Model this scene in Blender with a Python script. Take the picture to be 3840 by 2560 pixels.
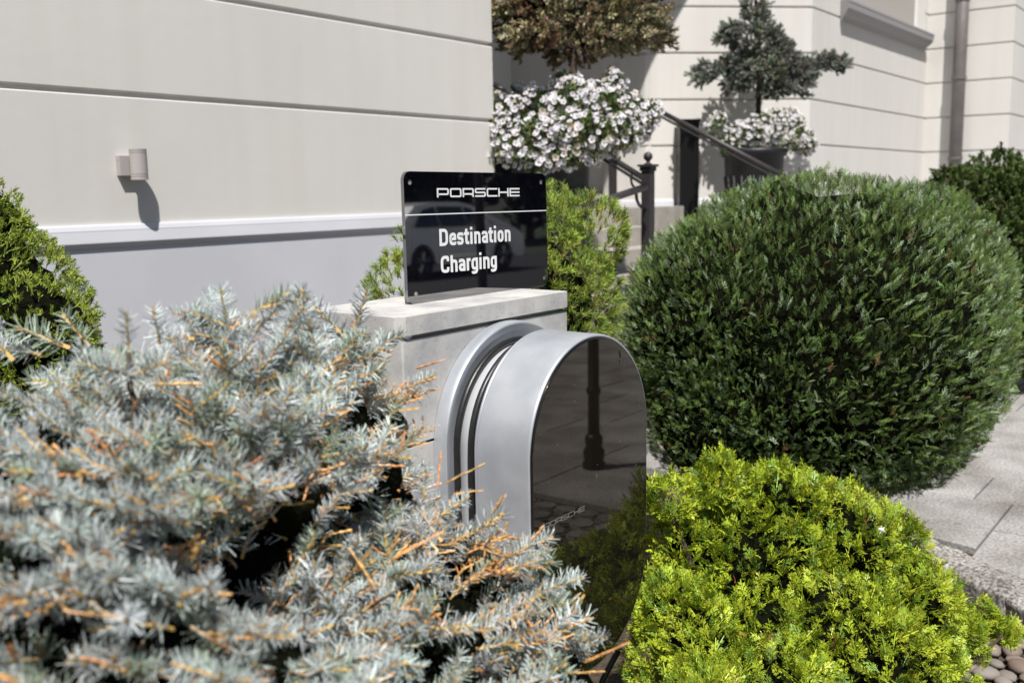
import bpy, bmesh, math, random
import numpy as np
from mathutils import Vector, Matrix, noise as mnoise

for o in list(bpy.data.objects): bpy.data.objects.remove(o)
SC = bpy.context.scene
COL = SC.collection
R = math.radians
random.seed(7)
RNG = np.random.default_rng(11)

# ------------------------------------------------------------------ camera
EYE = 1.55
F = 3733.0                                   # focal length in photograph pixels (3840 wide)
YAW, PITCH, ROLL = R(37.34), R(8.53), R(-1.02)
_cp, _sp, _cr, _sr = math.cos(PITCH), math.sin(PITCH), math.cos(ROLL), math.sin(ROLL)
_P = np.array([[1, 0, 0], [0, _cp, -_sp], [0, _sp, _cp]])
_Q = np.array([[_cr, -_sr, 0], [_sr, _cr, 0], [0, 0, 1]])
_W = np.array([[math.sin(YAW), -math.cos(YAW), 0], [0, 0, -1.0], [math.cos(YAW), math.sin(YAW), 0]])
CM = _Q @ _P @ _W                            # world -> camera (right, down, forward)
CAMPOS = np.array([0, 0, EYE])
def ray(px, py): return CM.T @ np.array([(px - 1920) / F, (py - 1280) / F, 1.0])
def atX(px, py, X): d = ray(px, py); return CAMPOS + d * (X / d[0])
def atY(px, py, Y): d = ray(px, py); return CAMPOS + d * (Y / d[1])
def atZ(px, py, Z): d = ray(px, py); return CAMPOS + d * ((Z - EYE) / d[2])
def atD(px, py, D): return CAMPOS + ray(px, py) * D

cam = bpy.data.cameras.new('camera'); camo = bpy.data.objects.new('camera', cam); COL.objects.link(camo)
cam.sensor_width = 36; cam.lens = F / 3840 * 36; cam.clip_start = 0.05; cam.clip_end = 800
rm = CM.T @ np.diag([1, -1, -1])
camo.matrix_world = Matrix([[*rm[0], 0], [*rm[1], 0], [*rm[2], EYE], [0, 0, 0, 1]])
cam.dof.use_dof = True; cam.dof.focus_distance = 2.42; cam.dof.aperture_fstop = 4.0; cam.dof.aperture_blades = 9
SC.camera = camo

# ------------------------------------------------------------------ light
SUN = np.array([1.05, 1.0, -2.35])           # direction the light travels
w = bpy.data.worlds.new('World'); SC.world = w; w.use_nodes = True
nt = w.node_tree; nt.nodes.clear()
sky = nt.nodes.new('ShaderNodeTexSky'); sky.sky_type = 'NISHITA'; sky.sun_disc = False
sky.sun_elevation = math.atan2(2.35, math.hypot(1.05, 1.0)); sky.sun_rotation = math.atan2(-1.05, -1.0)
sky.air_density = 1.0; sky.dust_density = 1.6
bg = nt.nodes.new('ShaderNodeBackground'); bg.inputs[1].default_value = 0.05
wo = nt.nodes.new('ShaderNodeOutputWorld')
nt.links.new(sky.outputs[0], bg.inputs[0]); nt.links.new(bg.outputs[0], wo.inputs[0])
sun = bpy.data.lights.new('sun', 'SUN'); sun.energy = 5.0; sun.angle = R(0.53); sun.color = (1, 0.96, 0.91)
suno = bpy.data.objects.new('sun', sun); COL.objects.link(suno)
suno.rotation_euler = Vector(SUN).to_track_quat('-Z', 'Y').to_euler(); suno.location = (-8, -8, 18)
vs = SC.view_settings
SC.display_settings.display_device = 'sRGB'
vs.view_transform = 'Standard'; vs.look = 'None'; vs.exposure = 0.25; vs.gamma = 1; vs.use_curve_mapping = False
SC.cycles.max_bounces = 7; SC.cycles.diffuse_bounces = 2; SC.cycles.glossy_bounces = 4
SC.cycles.use_denoising = True
SC.cycles.sample_clamp_indirect = 6

# ------------------------------------------------------------------ helpers
def tag(o, label=None, cat=None, group=None, kind=None):
    if label: o['label'] = label
    if cat: o['category'] = cat
    if group: o['group'] = group
    if kind: o['kind'] = kind
    return o
def thing(name, label, cat, loc=(0, 0, 0), rz=0, group=None):
    o = bpy.data.objects.new(name, None); COL.objects.link(o)
    o.location = loc; o.rotation_euler = (0, 0, rz); o.empty_display_size = 0.1
    return tag(o, label, cat, group)
def link_mesh(name, me, mat=None, parent=None, smooth=False, world=True):
    """world=True: mesh is in world coordinates, even under a moved parent"""
    o = bpy.data.objects.new(name, me); COL.objects.link(o)
    if mat and not me.materials:
        for m in (mat if isinstance(mat, (list, tuple)) else [mat]): me.materials.append(m)
    if smooth: me.polygons.foreach_set('use_smooth', [True] * len(me.polygons))
    if parent:
        o.parent = parent
        if world:
            M = Matrix.Identity(4); p = parent
            while p: M = p.matrix_basis @ M; p = p.parent
            o.matrix_parent_inverse = M.inverted()
    return o
def obj(name, bm, mat=None, parent=None, smooth=False, world=True, bevel=0, seg=2):
    if bevel:
        bmesh.ops.bevel(bm, geom=[e for e in bm.edges if len(e.link_faces) == 2 and e.calc_face_angle(0) > 0.6],
                        offset=bevel, segments=seg, affect='EDGES', profile=0.6)
    bmesh.ops.recalc_face_normals(bm, faces=bm.faces)
    me = bpy.data.meshes.new(name); bm.to_mesh(me); bm.free()
    return link_mesh(name, me, mat, parent, smooth, world)
def box(bm, x0, x1, y0, y1, z0, z1, rot=None):
    vs_ = [bm.verts.new((x, y, z)) for x in (x0, x1) for y in (y0, y1) for z in (z0, z1)]
    for f in ((0, 1, 3, 2), (4, 6, 7, 5), (0, 4, 5, 1), (2, 3, 7, 6), (0, 2, 6, 4), (1, 5, 7, 3)):
        bm.faces.new([vs_[i] for i in f])
    if rot: bmesh.ops.rotate(bm, verts=vs_, cent=rot[0], matrix=Matrix.Rotation(rot[1], 3, rot[2]))
    return vs_
def tube(bm, pts, r, n=10, caps=True):
    pts = [Vector(p) for p in pts]; rings = []
    rr = r if isinstance(r, (list, tuple)) else [r] * len(pts)
    ref = Vector((0, 0, 1))
    for i, p in enumerate(pts):
        t = (pts[min(i + 1, len(pts) - 1)] - pts[max(i - 1, 0)]).normalized()
        if abs(t.dot(ref)) > 0.95: ref = Vector((1, 0, 0.1)).normalized()
        a = t.cross(ref).normalized(); b = t.cross(a).normalized(); ref = a.cross(t).normalized()
        rings.append([bm.verts.new(p + (a * math.cos(k * 2 * math.pi / n) + b * math.sin(k * 2 * math.pi / n)) * rr[i]) for k in range(n)])
    for i in range(len(pts) - 1):
        for k in range(n):
            bm.faces.new((rings[i][k], rings[i][(k + 1) % n], rings[i + 1][(k + 1) % n], rings[i + 1][k]))
    if caps: bm.faces.new(rings[0][::-1]); bm.faces.new(rings[-1])
def lathe(bm, cx, cy, prof, n=24, square=False):
    rings = []
    for (r, z) in prof:
        rings.append([bm.verts.new((cx + r * math.cos((k + .5 * square) * 2 * math.pi / n), cy + r * math.sin((k + .5 * square) * 2 * math.pi / n), z)) for k in range(n)])
    for i in range(len(prof) - 1):
        for k in range(n):
            bm.faces.new((rings[i][k], rings[i][(k + 1) % n], rings[i + 1][(k + 1) % n], rings[i + 1][k]))
    bm.faces.new(rings[0][::-1]); bm.faces.new(rings[-1])
def ball(bm, c, r, u=14, v=10):
    bmesh.ops.create_uvsphere(bm, u_segments=u, v_segments=v, radius=r, matrix=Matrix.Translation(c))
def poly_prism(bm, pts, z0, z1):
    a = [bm.verts.new((x, y, z0)) for x, y in pts]; b = [bm.verts.new((x, y, z1)) for x, y in pts]
    n = len(pts); bm.faces.new(a[::-1]); bm.faces.new(b)
    for i in range(n): bm.faces.new((a[i], a[(i + 1) % n], b[(i + 1) % n], b[i]))

# ------------------------------------------------------------------ materials
def lin(r, g, b):
    f = lambda c: (c / 255 / 12.92) if c <= 10 else ((c / 255 + 0.055) / 1.055) ** 2.4
    return (f(r), f(g), f(b))
def mat(name, base=(.5, .5, .5), rough=.6, metal=0, spec=.5, noise=None, bump=None, coat=0, ior=None, emit=None):
    """noise=(scale, amount, detail[, colour2]); bump=(scale, strength, distance)"""
    m = bpy.data.materials.new(name); m.use_nodes = True
    n = m.node_tree.nodes; l = m.node_tree.links; p = n['Principled BSDF']
    p.inputs['Base Color'].default_value = (*base, 1); p.inputs['Roughness'].default_value = rough
    p.inputs['Metallic'].default_value = metal; p.inputs['Specular IOR Level'].default_value = spec
    if coat: p.inputs['Coat Weight'].default_value = coat; p.inputs['Coat Roughness'].default_value = .03
    if ior: p.inputs['IOR'].default_value = ior
    tc = n.new('ShaderNodeTexCoord')
    if noise:
        t = n.new('ShaderNodeTexNoise'); t.inputs['Scale'].default_value = noise[0]; t.inputs['Detail'].default_value = noise[2]
        l.new(tc.outputs['Object'], t.inputs['Vector'])
        rp = n.new('ShaderNodeValToRGB'); rp.color_ramp.elements[0].position = .3; rp.color_ramp.elements[1].position = .7
        c2 = noise[3] if len(noise) > 3 else tuple(c * (1 - noise[1]) for c in base)
        rp.color_ramp.elements[0].color = (*c2, 1); rp.color_ramp.elements[1].color = (*base, 1)
        l.new(t.outputs['Fac'], rp.inputs['Fac']); l.new(rp.outputs['Color'], p.inputs['Base Color'])
    if bump:
        t = n.new('ShaderNodeTexNoise'); t.inputs['Scale'].default_value = bump[0]; t.inputs['Detail'].default_value = 4
        l.new(tc.outputs['Object'], t.inputs['Vector'])
        b = n.new('ShaderNodeBump'); b.inputs['Strength'].default_value = bump[1]; b.inputs['Distance'].default_value = bump[2]
        l.new(t.outputs['Fac'], b.inputs['Height']); l.new(b.outputs['Normal'], p.inputs['Normal'])
    return m
def nodes(m): return m.node_tree.nodes, m.node_tree.links, m.node_tree.nodes['Principled BSDF']

M = {}
M['stucco'] = mat('stucco', (.71, .695, .665), .85, spec=.2, noise=(.7, .07, 7), bump=(14, .16, .006))
n, l, p = nodes(M['stucco'])          # faint vertical rain streaks
src = p.inputs['Base Color'].links[0].from_socket
geo = n.new('ShaderNodeNewGeometry'); mp = n.new('ShaderNodeMapping'); mp.inputs['Scale'].default_value = (5, 5, .35); l.new(geo.outputs['Position'], mp.inputs['Vector'])
sn = n.new('ShaderNodeTexNoise'); sn.inputs['Scale'].default_value = 1; sn.inputs['Detail'].default_value = 6; l.new(mp.outputs[0], sn.inputs['Vector'])
sr = n.new('ShaderNodeValToRGB'); sr.color_ramp.elements[0].position = .40; sr.color_ramp.elements[0].color = (.972, .965, .955, 1); sr.color_ramp.elements[1].position = .55; sr.color_ramp.elements[1].color = (1, 1, 1, 1)
l.new(sn.outputs['Fac'], sr.inputs['Fac']); mu = n.new('ShaderNodeMix'); mu.data_type = 'RGBA'; mu.blend_type = 'MULTIPLY'; mu.inputs['Factor'].default_value = 1
l.new(src, mu.inputs['A']); l.new(sr.outputs['Color'], mu.inputs['B']); l.new(mu.outputs['Result'], p.inputs['Base Color'])
M['plinth'] = mat('plinth_paint', (.63, .645, .69), .7, spec=.3, noise=(2.0, .09, 7), bump=(12, .15, .004))
M['soffit'] = mat('soffit', (.5, .48, .45), .9)
M['frame_white'] = mat('frame_white', (.78, .77, .74), .5)
M['soil'] = mat('soil', (.10, .07, .05), .95, noise=(25, .6, 6), bump=(40, 1, .03))
M['iron'] = mat('painted_iron', (.045, .040, .042), .45, spec=.5, noise=(20, .25, 3), bump=(150, .15, .002))
M['black_iron'] = mat('black_iron', (.006, .006, .007), .4, spec=.3, bump=(80, .1, .002))
M['urn'] = mat('urn_plastic', (.014, .015, .02), .5, noise=(12, .4, 4))
M['bark'] = mat('bark', (.09, .06, .045), .9, noise=(40, .5, 4), bump=(60, .8, .01))
M['rubber'] = mat('rubber', (.02, .02, .02), .38, spec=.6, noise=(90, .4, 4), bump=(400, .2, .001))
M['lamp'] = mat('lamp_grey', (.42, .39, .38), .5, noise=(8, .08, 3))
M['lamp_dark'] = mat('lamp_groove', (.12, .10, .10), .6)
M['zinc'] = mat('zinc_pipe', (.20, .185, .18), .5, metal=.3, noise=(6, .25, 4))
M['white_pipe'] = mat('white_pipe', (.6, .65, .7), .4)
M['joint'] = mat('joint', (.06, .045, .035), .95, noise=(60, .4, 4))
M['glass_dark'] = mat('window_glass', (.03, .035, .04), .05, spec=.8)
M['curtain'] = mat('curtain', (.42, .40, .37), .8)
M['drum'] = mat('drum_paint', (.52, .54, .57), .5)
M['letter'] = mat('lettering', (.80, .81, .82), .35)
M['letter_dim'] = mat('lettering_dim', (.26, .26, .26), .4)
M['chrome'] = mat('trim_metal', (.75, .75, .75), .18, metal=1)
M['steel'] = mat('bolt_steel', (.6, .58, .55), .3, metal=1)
M['car'] = mat('car_paint', (.88, .87, .84), .3, coat=1)
M['tyre'] = mat('tyre', (.02, .02, .02), .8)
M['leafdark'] = None

# stone of the pillar: pale sawn concrete with pores and dirt clouds
m = mat('pillar_stone', (.56, .55, .53), .85, spec=.2); n, l, p = nodes(m)
tc = n.new('ShaderNodeTexCoord')
v = n.new('ShaderNodeTexVoronoi'); v.inputs['Scale'].default_value = 210; l.new(tc.outputs['Object'], v.inputs['Vector'])
pore = n.new('ShaderNodeValToRGB'); pore.color_ramp.elements[0].position = .12; pore.color_ramp.elements[0].color = (0, 0, 0, 1); pore.color_ramp.elements[1].position = .3
l.new(v.outputs['Distance'], pore.inputs['Fac'])
nz = n.new('ShaderNodeTexNoise'); nz.inputs['Scale'].default_value = 55; nz.inputs['Detail'].default_value = 6; l.new(tc.outputs['Object'], nz.inputs['Vector'])
pr2 = n.new('ShaderNodeValToRGB'); pr2.color_ramp.elements[0].position = .56; pr2.color_ramp.elements[1].position = .64
pr2.color_ramp.elements[0].color = (1, 1, 1, 1); pr2.color_ramp.elements[1].color = (0, 0, 0, 1)
l.new(nz.outputs['Fac'], pr2.inputs['Fac'])
mx = n.new('ShaderNodeMix'); mx.data_type = 'FLOAT'; mx.inputs['B'].default_value = 1
l.new(pr2.outputs['Color'], mx.inputs['Factor']); l.new(pore.outputs['Color'], mx.inputs['A'])
cl = n.new('ShaderNodeTexNoise'); cl.inputs['Scale'].default_value = 7; cl.inputs['Detail'].default_value = 8; cl.inputs['Roughness'].default_value = .65
l.new(tc.outputs['Object'], cl.inputs['Vector'])
cr = n.new('ShaderNodeValToRGB'); cr.color_ramp.elements[0].position = .36; cr.color_ramp.elements[0].color = (.36, .36, .37, 1)
cr.color_ramp.elements[1].position = .6; cr.color_ramp.elements[1].color = (.56, .55, .525, 1); l.new(cl.outputs['Fac'], cr.inputs['Fac'])
mc = n.new('ShaderNodeMix'); mc.data_type = 'RGBA'; mc.inputs['A'].default_value = (.16, .15, .14, 1)
l.new(mx.outputs['Result'], mc.inputs['Factor']); l.new(cr.outputs['Color'], mc.inputs['B']); l.new(mc.outputs['Result'], p.inputs['Base Color'])
fn = n.new('ShaderNodeTexNoise'); fn.inputs['Scale'].default_value = 500; l.new(tc.outputs['Object'], fn.inputs['Vector'])
ad = n.new('ShaderNodeMath'); ad.operation = 'MULTIPLY_ADD'; ad.inputs[1].default_value = .5
l.new(fn.outputs['Fac'], ad.inputs[0]); l.new(mx.outputs['Result'], ad.inputs[2])
bp = n.new('ShaderNodeBump'); bp.inputs['Strength'].default_value = .7; bp.inputs['Distance'].default_value = .0022
l.new(ad.outputs[0], bp.inputs['Height']); l.new(bp.outputs['Normal'], p.inputs['Normal'])
M['stone'] = m

# brushed anodised aluminium
m = mat('brushed_aluminium', (.42, .45, .485), .42, metal=.55); n, l, p = nodes(m)
tc = n.new('ShaderNodeTexCoord'); mp = n.new('ShaderNodeMapping'); mp.inputs['Scale'].default_value = (260, 260, 4)
l.new(tc.outputs['Object'], mp.inputs['Vector'])
nz = n.new('ShaderNodeTexNoise'); nz.inputs['Scale'].default_value = 1; nz.inputs['Detail'].default_value = 3; l.new(mp.outputs[0], nz.inputs['Vector'])
st = n.new('ShaderNodeTexNoise'); st.inputs['Scale'].default_value = 9; st.inputs['Detail'].default_value = 6; l.new(tc.outputs['Object'], st.inputs['Vector'])
cr = n.new('ShaderNodeValToRGB'); cr.color_ramp.elements[0].position = .35; cr.color_ramp.elements[0].color = (.46, .49, .535, 1)
cr.color_ramp.elements[1].position = .6; cr.color_ramp.elements[1].color = (.57, .60, .64, 1); l.new(st.outputs['Fac'], cr.inputs['Fac'])
l.new(cr.outputs['Color'], p.inputs['Base Color'])
rr_ = n.new('ShaderNodeMapRange'); rr_.inputs['To Min'].default_value = .38; rr_.inputs['To Max'].default_value = .52
l.new(nz.outputs['Fac'], rr_.inputs['Value']); l.new(rr_.outputs[0], p.inputs['Roughness'])
bp = n.new('ShaderNodeBump'); bp.inputs['Strength'].default_value = .06; bp.inputs['Distance'].default_value = .001
l.new(nz.outputs['Fac'], bp.inputs['Height']); l.new(bp.outputs['Normal'], p.inputs['Normal'])
M['alu'] = m

def dusty(name, base, ior, dust, scale):
    m = mat(name, base, .02, spec=.5, ior=ior); n, l, p = nodes(m)
    tc = n.new('ShaderNodeTexCoord')
    v = n.new('ShaderNodeTexVoronoi'); v.inputs['Scale'].default_value = scale; l.new(tc.outputs['Object'], v.inputs['Vector'])
    nz = n.new('ShaderNodeTexNoise'); nz.inputs['Scale'].default_value = 30; nz.inputs['Detail'].default_value = 5; l.new(tc.outputs['Object'], nz.inputs['Vector'])
    a = n.new('ShaderNodeMath'); a.operation = 'LESS_THAN'; a.inputs[1].default_value = .065; l.new(v.outputs['Distance'], a.inputs[0])
    b = n.new('ShaderNodeMath'); b.operation = 'GREATER_THAN'; b.inputs[1].default_value = .56; l.new(nz.outputs['Fac'], b.inputs[0])
    c = n.new('ShaderNodeMath'); c.operation = 'MULTIPLY'; l.new(a.outputs[0], c.inputs[0]); l.new(b.outputs[0], c.inputs[1])
    # streaks running down from rain
    mp = n.new('ShaderNodeMapping'); mp.inputs['Scale'].default_value = (70, 70, 5); l.new(tc.outputs['Object'], mp.inputs['Vector'])
    sn = n.new('ShaderNodeTexNoise'); sn.inputs['Scale'].default_value = 1; sn.inputs['Detail'].default_value = 5; l.new(mp.outputs[0], sn.inputs['Vector'])
    sr = n.new('ShaderNodeMapRange'); sr.inputs['From Min'].default_value = .5; sr.inputs['From Max'].default_value = .8
    sr.inputs['To Max'].default_value = .010; l.new(sn.outputs['Fac'], sr.inputs['Value'])
    d = n.new('ShaderNodeMath'); d.operation = 'MULTIPLY_ADD'; d.inputs[1].default_value = dust; l.new(c.outputs[0], d.inputs[0]); l.new(sr.outputs[0], d.inputs[2])
    mc = n.new('ShaderNodeMix'); mc.data_type = 'RGBA'; mc.inputs['A'].default_value = (*base, 1); mc.inputs['B'].default_value = (.4, .38, .36, 1)
    l.new(d.outputs[0], mc.inputs['Factor']); l.new(mc.outputs['Result'], p.inputs['Base Color'])
    return m
M['acrylic'] = dusty('black_acrylic', (.003, .003, .006), 3.5, .8, 130)
M['frontglass'] = dusty('smoked_glass', (.009, .0075, .006), 1.62, .5, 55)

M['frontglass'].node_tree.nodes['Principled BSDF'].inputs['Specular Tint'].default_value = (1, .90, .82, 1)
# granite paving
def granite(name, c1, c2, joints=False):
    m = mat(name, c1, .8, spec=.3); n, l, p = nodes(m); tc = n.new('ShaderNodeTexCoord')
    geo = n.new('ShaderNodeNewGeometry')
    a = n.new('ShaderNodeTexNoise'); a.inputs['Scale'].default_value = 70; a.inputs['Detail'].default_value = 5; l.new(geo.outputs['Position'], a.inputs['Vector'])
    b = n.new('ShaderNodeTexNoise'); b.inputs['Scale'].default_value = 3; b.inputs['Detail'].default_value = 7; l.new(geo.outputs['Position'], b.inputs['Vector'])
    r1 = n.new('ShaderNodeValToRGB'); r1.color_ramp.elements[0].position = .38; r1.color_ramp.elements[0].color = (*c2, 1)
    r1.color_ramp.elements[1].position = .62; r1.color_ramp.elements[1].color = (*c1, 1); l.new(a.outputs['Fac'], r1.inputs['Fac'])
    r2 = n.new('ShaderNodeValToRGB'); r2.color_ramp.elements[0].position = .35; r2.color_ramp.elements[0].color = (.62, .60, .58, 1)
    r2.color_ramp.elements[1].position = .62; r2.color_ramp.elements[1].color = (1, 1, 1, 1); l.new(b.outputs['Fac'], r2.inputs['Fac'])
    mu = n.new('ShaderNodeMix'); mu.data_type = 'RGBA'; mu.blend_type = 'MULTIPLY'; mu.inputs['Factor'].default_value = 1
    l.new(r1.outputs['Color'], mu.inputs['A']); l.new(r2.outputs['Color'], mu.inputs['B'])
    out = mu.outputs['Result']
    oi = n.new('ShaderNodeObjectInfo'); rv = n.new('ShaderNodeMapRange'); rv.inputs['To Min'].default_value = .88; rv.inputs['To Max'].default_value = 1.06
    l.new(oi.outputs['Random'], rv.inputs['Value'])
    mv = n.new('ShaderNodeVectorMath'); mv.operation = 'SCALE'; l.new(out, mv.inputs[0]); l.new(rv.outputs[0], mv.inputs['Scale']); out = mv.outputs[0]
    if joints:
        br = n.new('ShaderNodeTexBrick'); br.inputs['Scale'].default_value = 1; br.inputs['Brick Width'].default_value = .81; br.inputs['Row Height'].default_value = .443
        br.inputs['Mortar Size'].default_value = .006; br.inputs['Color1'].default_value = (1, 1, 1, 1); br.inputs['Color2'].default_value = (.86, .86, .86, 1); br.inputs['Mortar'].default_value = (.25, .22, .2, 1)
        rt = n.new('ShaderNodeMapping'); rt.inputs['Rotation'].default_value = (0, 0, R(90)); l.new(geo.outputs['Position'], rt.inputs['Vector']); l.new(rt.outputs[0], br.inputs['Vector'])
        m2 = n.new('ShaderNodeMix'); m2.data_type = 'RGBA'; m2.blend_type = 'MULTIPLY'; m2.inputs['Factor'].default_value = 1
        l.new(out, m2.inputs['A']); l.new(br.outputs['Color'], m2.inputs['B']); out = m2.outputs['Result']
    l.new(out, p.inputs['Base Color'])
    bp = n.new('ShaderNodeBump'); bp.inputs['Strength'].default_value = .5; bp.inputs['Distance'].default_value = .003
    l.new(a.outputs['Fac'], bp.inputs['Height']); l.new(bp.outputs['Normal'], p.inputs['Normal'])
    return m
M['slab'] = granite('granite_slab', (.45, .44, .425), (.27, .265, .255))
M['paving'] = granite('granite_far', (.45, .44, .425), (.27, .265, .255), True)
M['kerb'] = granite('rough_granite', (.55, .53, .51), (.13, .12, .11))
M['cobble'] = granite('cobble_stone', (.30, .29, .28), (.16, .15, .145))
M['pebble'] = mat('pebble', (.36, .30, .25), .7, noise=(6, .5, 5), bump=(40, .3, .003))
n, l, p = nodes(M['pebble']); oi = n.new('ShaderNodeObjectInfo'); pr = n.new('ShaderNodeValToRGB')
for pos, c in ((.0, (.20, .16, .13, 1)), (.35, (.17, .11, .08, 1)), (.7, (.27, .24, .21, 1)), (1, (.12, .11, .10, 1))):
    e = pr.color_ramp.elements.new(pos) if pos not in (0., 1) else pr.color_ramp.elements[0 if pos == 0 else -1]; e.color = c
l.new(oi.outputs['Random'], pr.inputs['Fac']); l.new(pr.outputs['Color'], p.inputs['Base Color'])

def leafmat(name, rough=.5, trans=.25, spec=.3):
    m = mat(name, rough=rough, spec=spec); n, l, p = nodes(m)
    a = n.new('ShaderNodeAttribute'); a.attribute_name = 'Col'; l.new(a.outputs['Color'], p.inputs['Base Color'])
    t = n.new('ShaderNodeBsdfTranslucent'); l.new(a.outputs['Color'], t.inputs['Color'])
    mx = n.new('ShaderNodeMixShader'); mx.inputs[0].default_value = trans
    l.new(p.outputs[0], mx.inputs[1]); l.new(t.outputs[0], mx.inputs[2]); l.new(mx.outputs[0], n['Material Output'].inputs['Surface'])
    return m
M['needle'] = leafmat('needles', .45, .06, .35)
M['leaf'] = leafmat('scale_leaves', .42, .12, .45)
M['petal'] = leafmat('petals', .6, .35, .2)

# ------------------------------------------------------------------ foliage machinery (numpy)
def nrm(a): return a / np.maximum(np.linalg.norm(a, axis=-1, keepdims=True), 1e-9)
def frames(d, hint):
    d = nrm(d); x = nrm(np.cross(hint, d)); y = np.cross(d, x)
    return np.stack([x, y, d], axis=-1)              # columns: local x, y, z
def inst(proto, pos, fr, sc, tint, twig=(.2, .12, .06)):
    V, C, K = proto                                  # (n,4,3) (n,) (n,) kind 1 = twig
    tint = np.asarray(tint, float); twig = np.broadcast_to(np.asarray(twig, float), tint.shape)
    P = np.einsum('mij,nkj->mnki', fr, V) * np.asarray(sc)[:, None, None, None] + pos[:, None, None, :]
    col = np.where(K[None, :, None] > 0, twig[:, None, :], tint[:, None, :]) * C[None, :, None]
    return P.reshape(-1, 4, 3), col.reshape(-1, 3)
def quads(name, parts, material, parent, kind='stuff'):
    P = np.concatenate([a for a, b in parts]).astype(np.float32); C = np.concatenate([b for a, b in parts]).astype(np.float32)
    n = len(P); me = bpy.data.meshes.new(name)
    me.vertices.add(n * 4); me.vertices.foreach_set('co', P.ravel())
    me.loops.add(n * 4); me.loops.foreach_set('vertex_index', np.arange(n * 4, dtype=np.int32))
    me.polygons.add(n); me.polygons.foreach_set('loop_start', np.arange(0, n * 4, 4, dtype=np.int32))
    at = me.attributes.new('Col', 'FLOAT_COLOR', 'POINT')
    cc = np.ones((n, 4, 4), np.float32); cc[:, :, :3] = np.clip(C, 0, 1)[:, None, :]
    at.data.foreach_set('color', cc.ravel())
    me.update(calc_edges=True)
    o = link_mesh(name, me, material, parent)
    if kind: o['kind'] = kind
    print('FOLIAGE', name, n * 2)
    return o
def strip(a, b, wa, wb, side):
    a, b, side = map(np.asarray, (a, b, side))
    return np.array([a - side * wa, a + side * wa, b + side * wb, b - side * wb])
def cyl(a, b, ra, rb, n=3):
    a, b = np.asarray(a, float), np.asarray(b, float); d = nrm(b - a); h = np.array([0, 0, 1.]) if abs(d[2]) < .9 else np.array([1., 0, 0])
    x = nrm(np.cross(d, h)); y = np.cross(d, x); out = []
    for k in range(n):
        t0, t1 = k * 2 * math.pi / n, (k + 1) * 2 * math.pi / n
        u, v_ = x * math.cos(t0) + y * math.sin(t0), x * math.cos(t1) + y * math.sin(t1)
        out.append(np.array([a + u * ra, a + v_ * ra, b + v_ * rb, b + u * rb]))
    return out
def brush(rng, L=.06, n=80, nl=.02, nw=.0013, ang=(45, 75), tw=.0018, up=.35, base=.05):
    """a conifer shoot: needles round a twig along +z (local y is the upper side)"""
    V, C, K = [], [], []
    for i in range(n):
        t = base + (1 - base) * (i + rng.random()) / n; az = rng.random() * 2 * math.pi
        a = R(rng.uniform(*ang)) * (1 - .65 * max(0, t - .8) / .2 * rng.random())
        d = np.array([math.sin(a) * math.cos(az), math.sin(a) * math.sin(az) + up * rng.random(), math.cos(a)]); d = d / np.linalg.norm(d)
        b = np.array([0, 0, t * L]); s = nrm(np.cross(d, rng.normal(size=3))); le = nl * rng.uniform(.75, 1.1) * (1 - .25 * max(0, t - .85) / .15)
        V.append(strip(b, b + d * le, nw, nw * .45, s)); C.append(rng.uniform(.75, 1.15)); K.append(0)
    for q in cyl((0, 0, -.004), (0, 0, L), tw, tw * .7): V.append(q); C.append(1); K.append(1)
    for q in cyl((0, 0, L - .002), (0, 0, L + .005), tw * 1.5, tw * .6): V.append(q); C.append(.8); K.append(1)
    return np.array(V), np.array(C), np.array(K)
def bare(rng, L=.06, r=.0021):
    V, C, K = [], [], []; k = 7
    zz = np.linspace(0, L, k); off = np.cumsum(rng.normal(0, .0006, (k, 2)), axis=0)
    for i in range(k - 1):
        a = (*off[i], zz[i]); b = (*off[i + 1], zz[i + 1])
        for q in cyl(a, b, r * (1.15 if i % 2 else .8), r * (.8 if i % 2 else 1.15), 4): V.append(q); C.append(.8 + .35 * (i % 2)); K.append(1)
    for i in range(7):
        t = rng.random() * L; d = nrm(np.array([rng.normal(), rng.normal(), .6])); s = nrm(np.cross(d, rng.normal(size=3)))
        V.append(strip((0, 0, t), np.array([0, 0, t]) + d * .005, .0006, .0003, s)); C.append(.8); K.append(1)
    return np.array(V), np.array(C), np.array(K)
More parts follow.
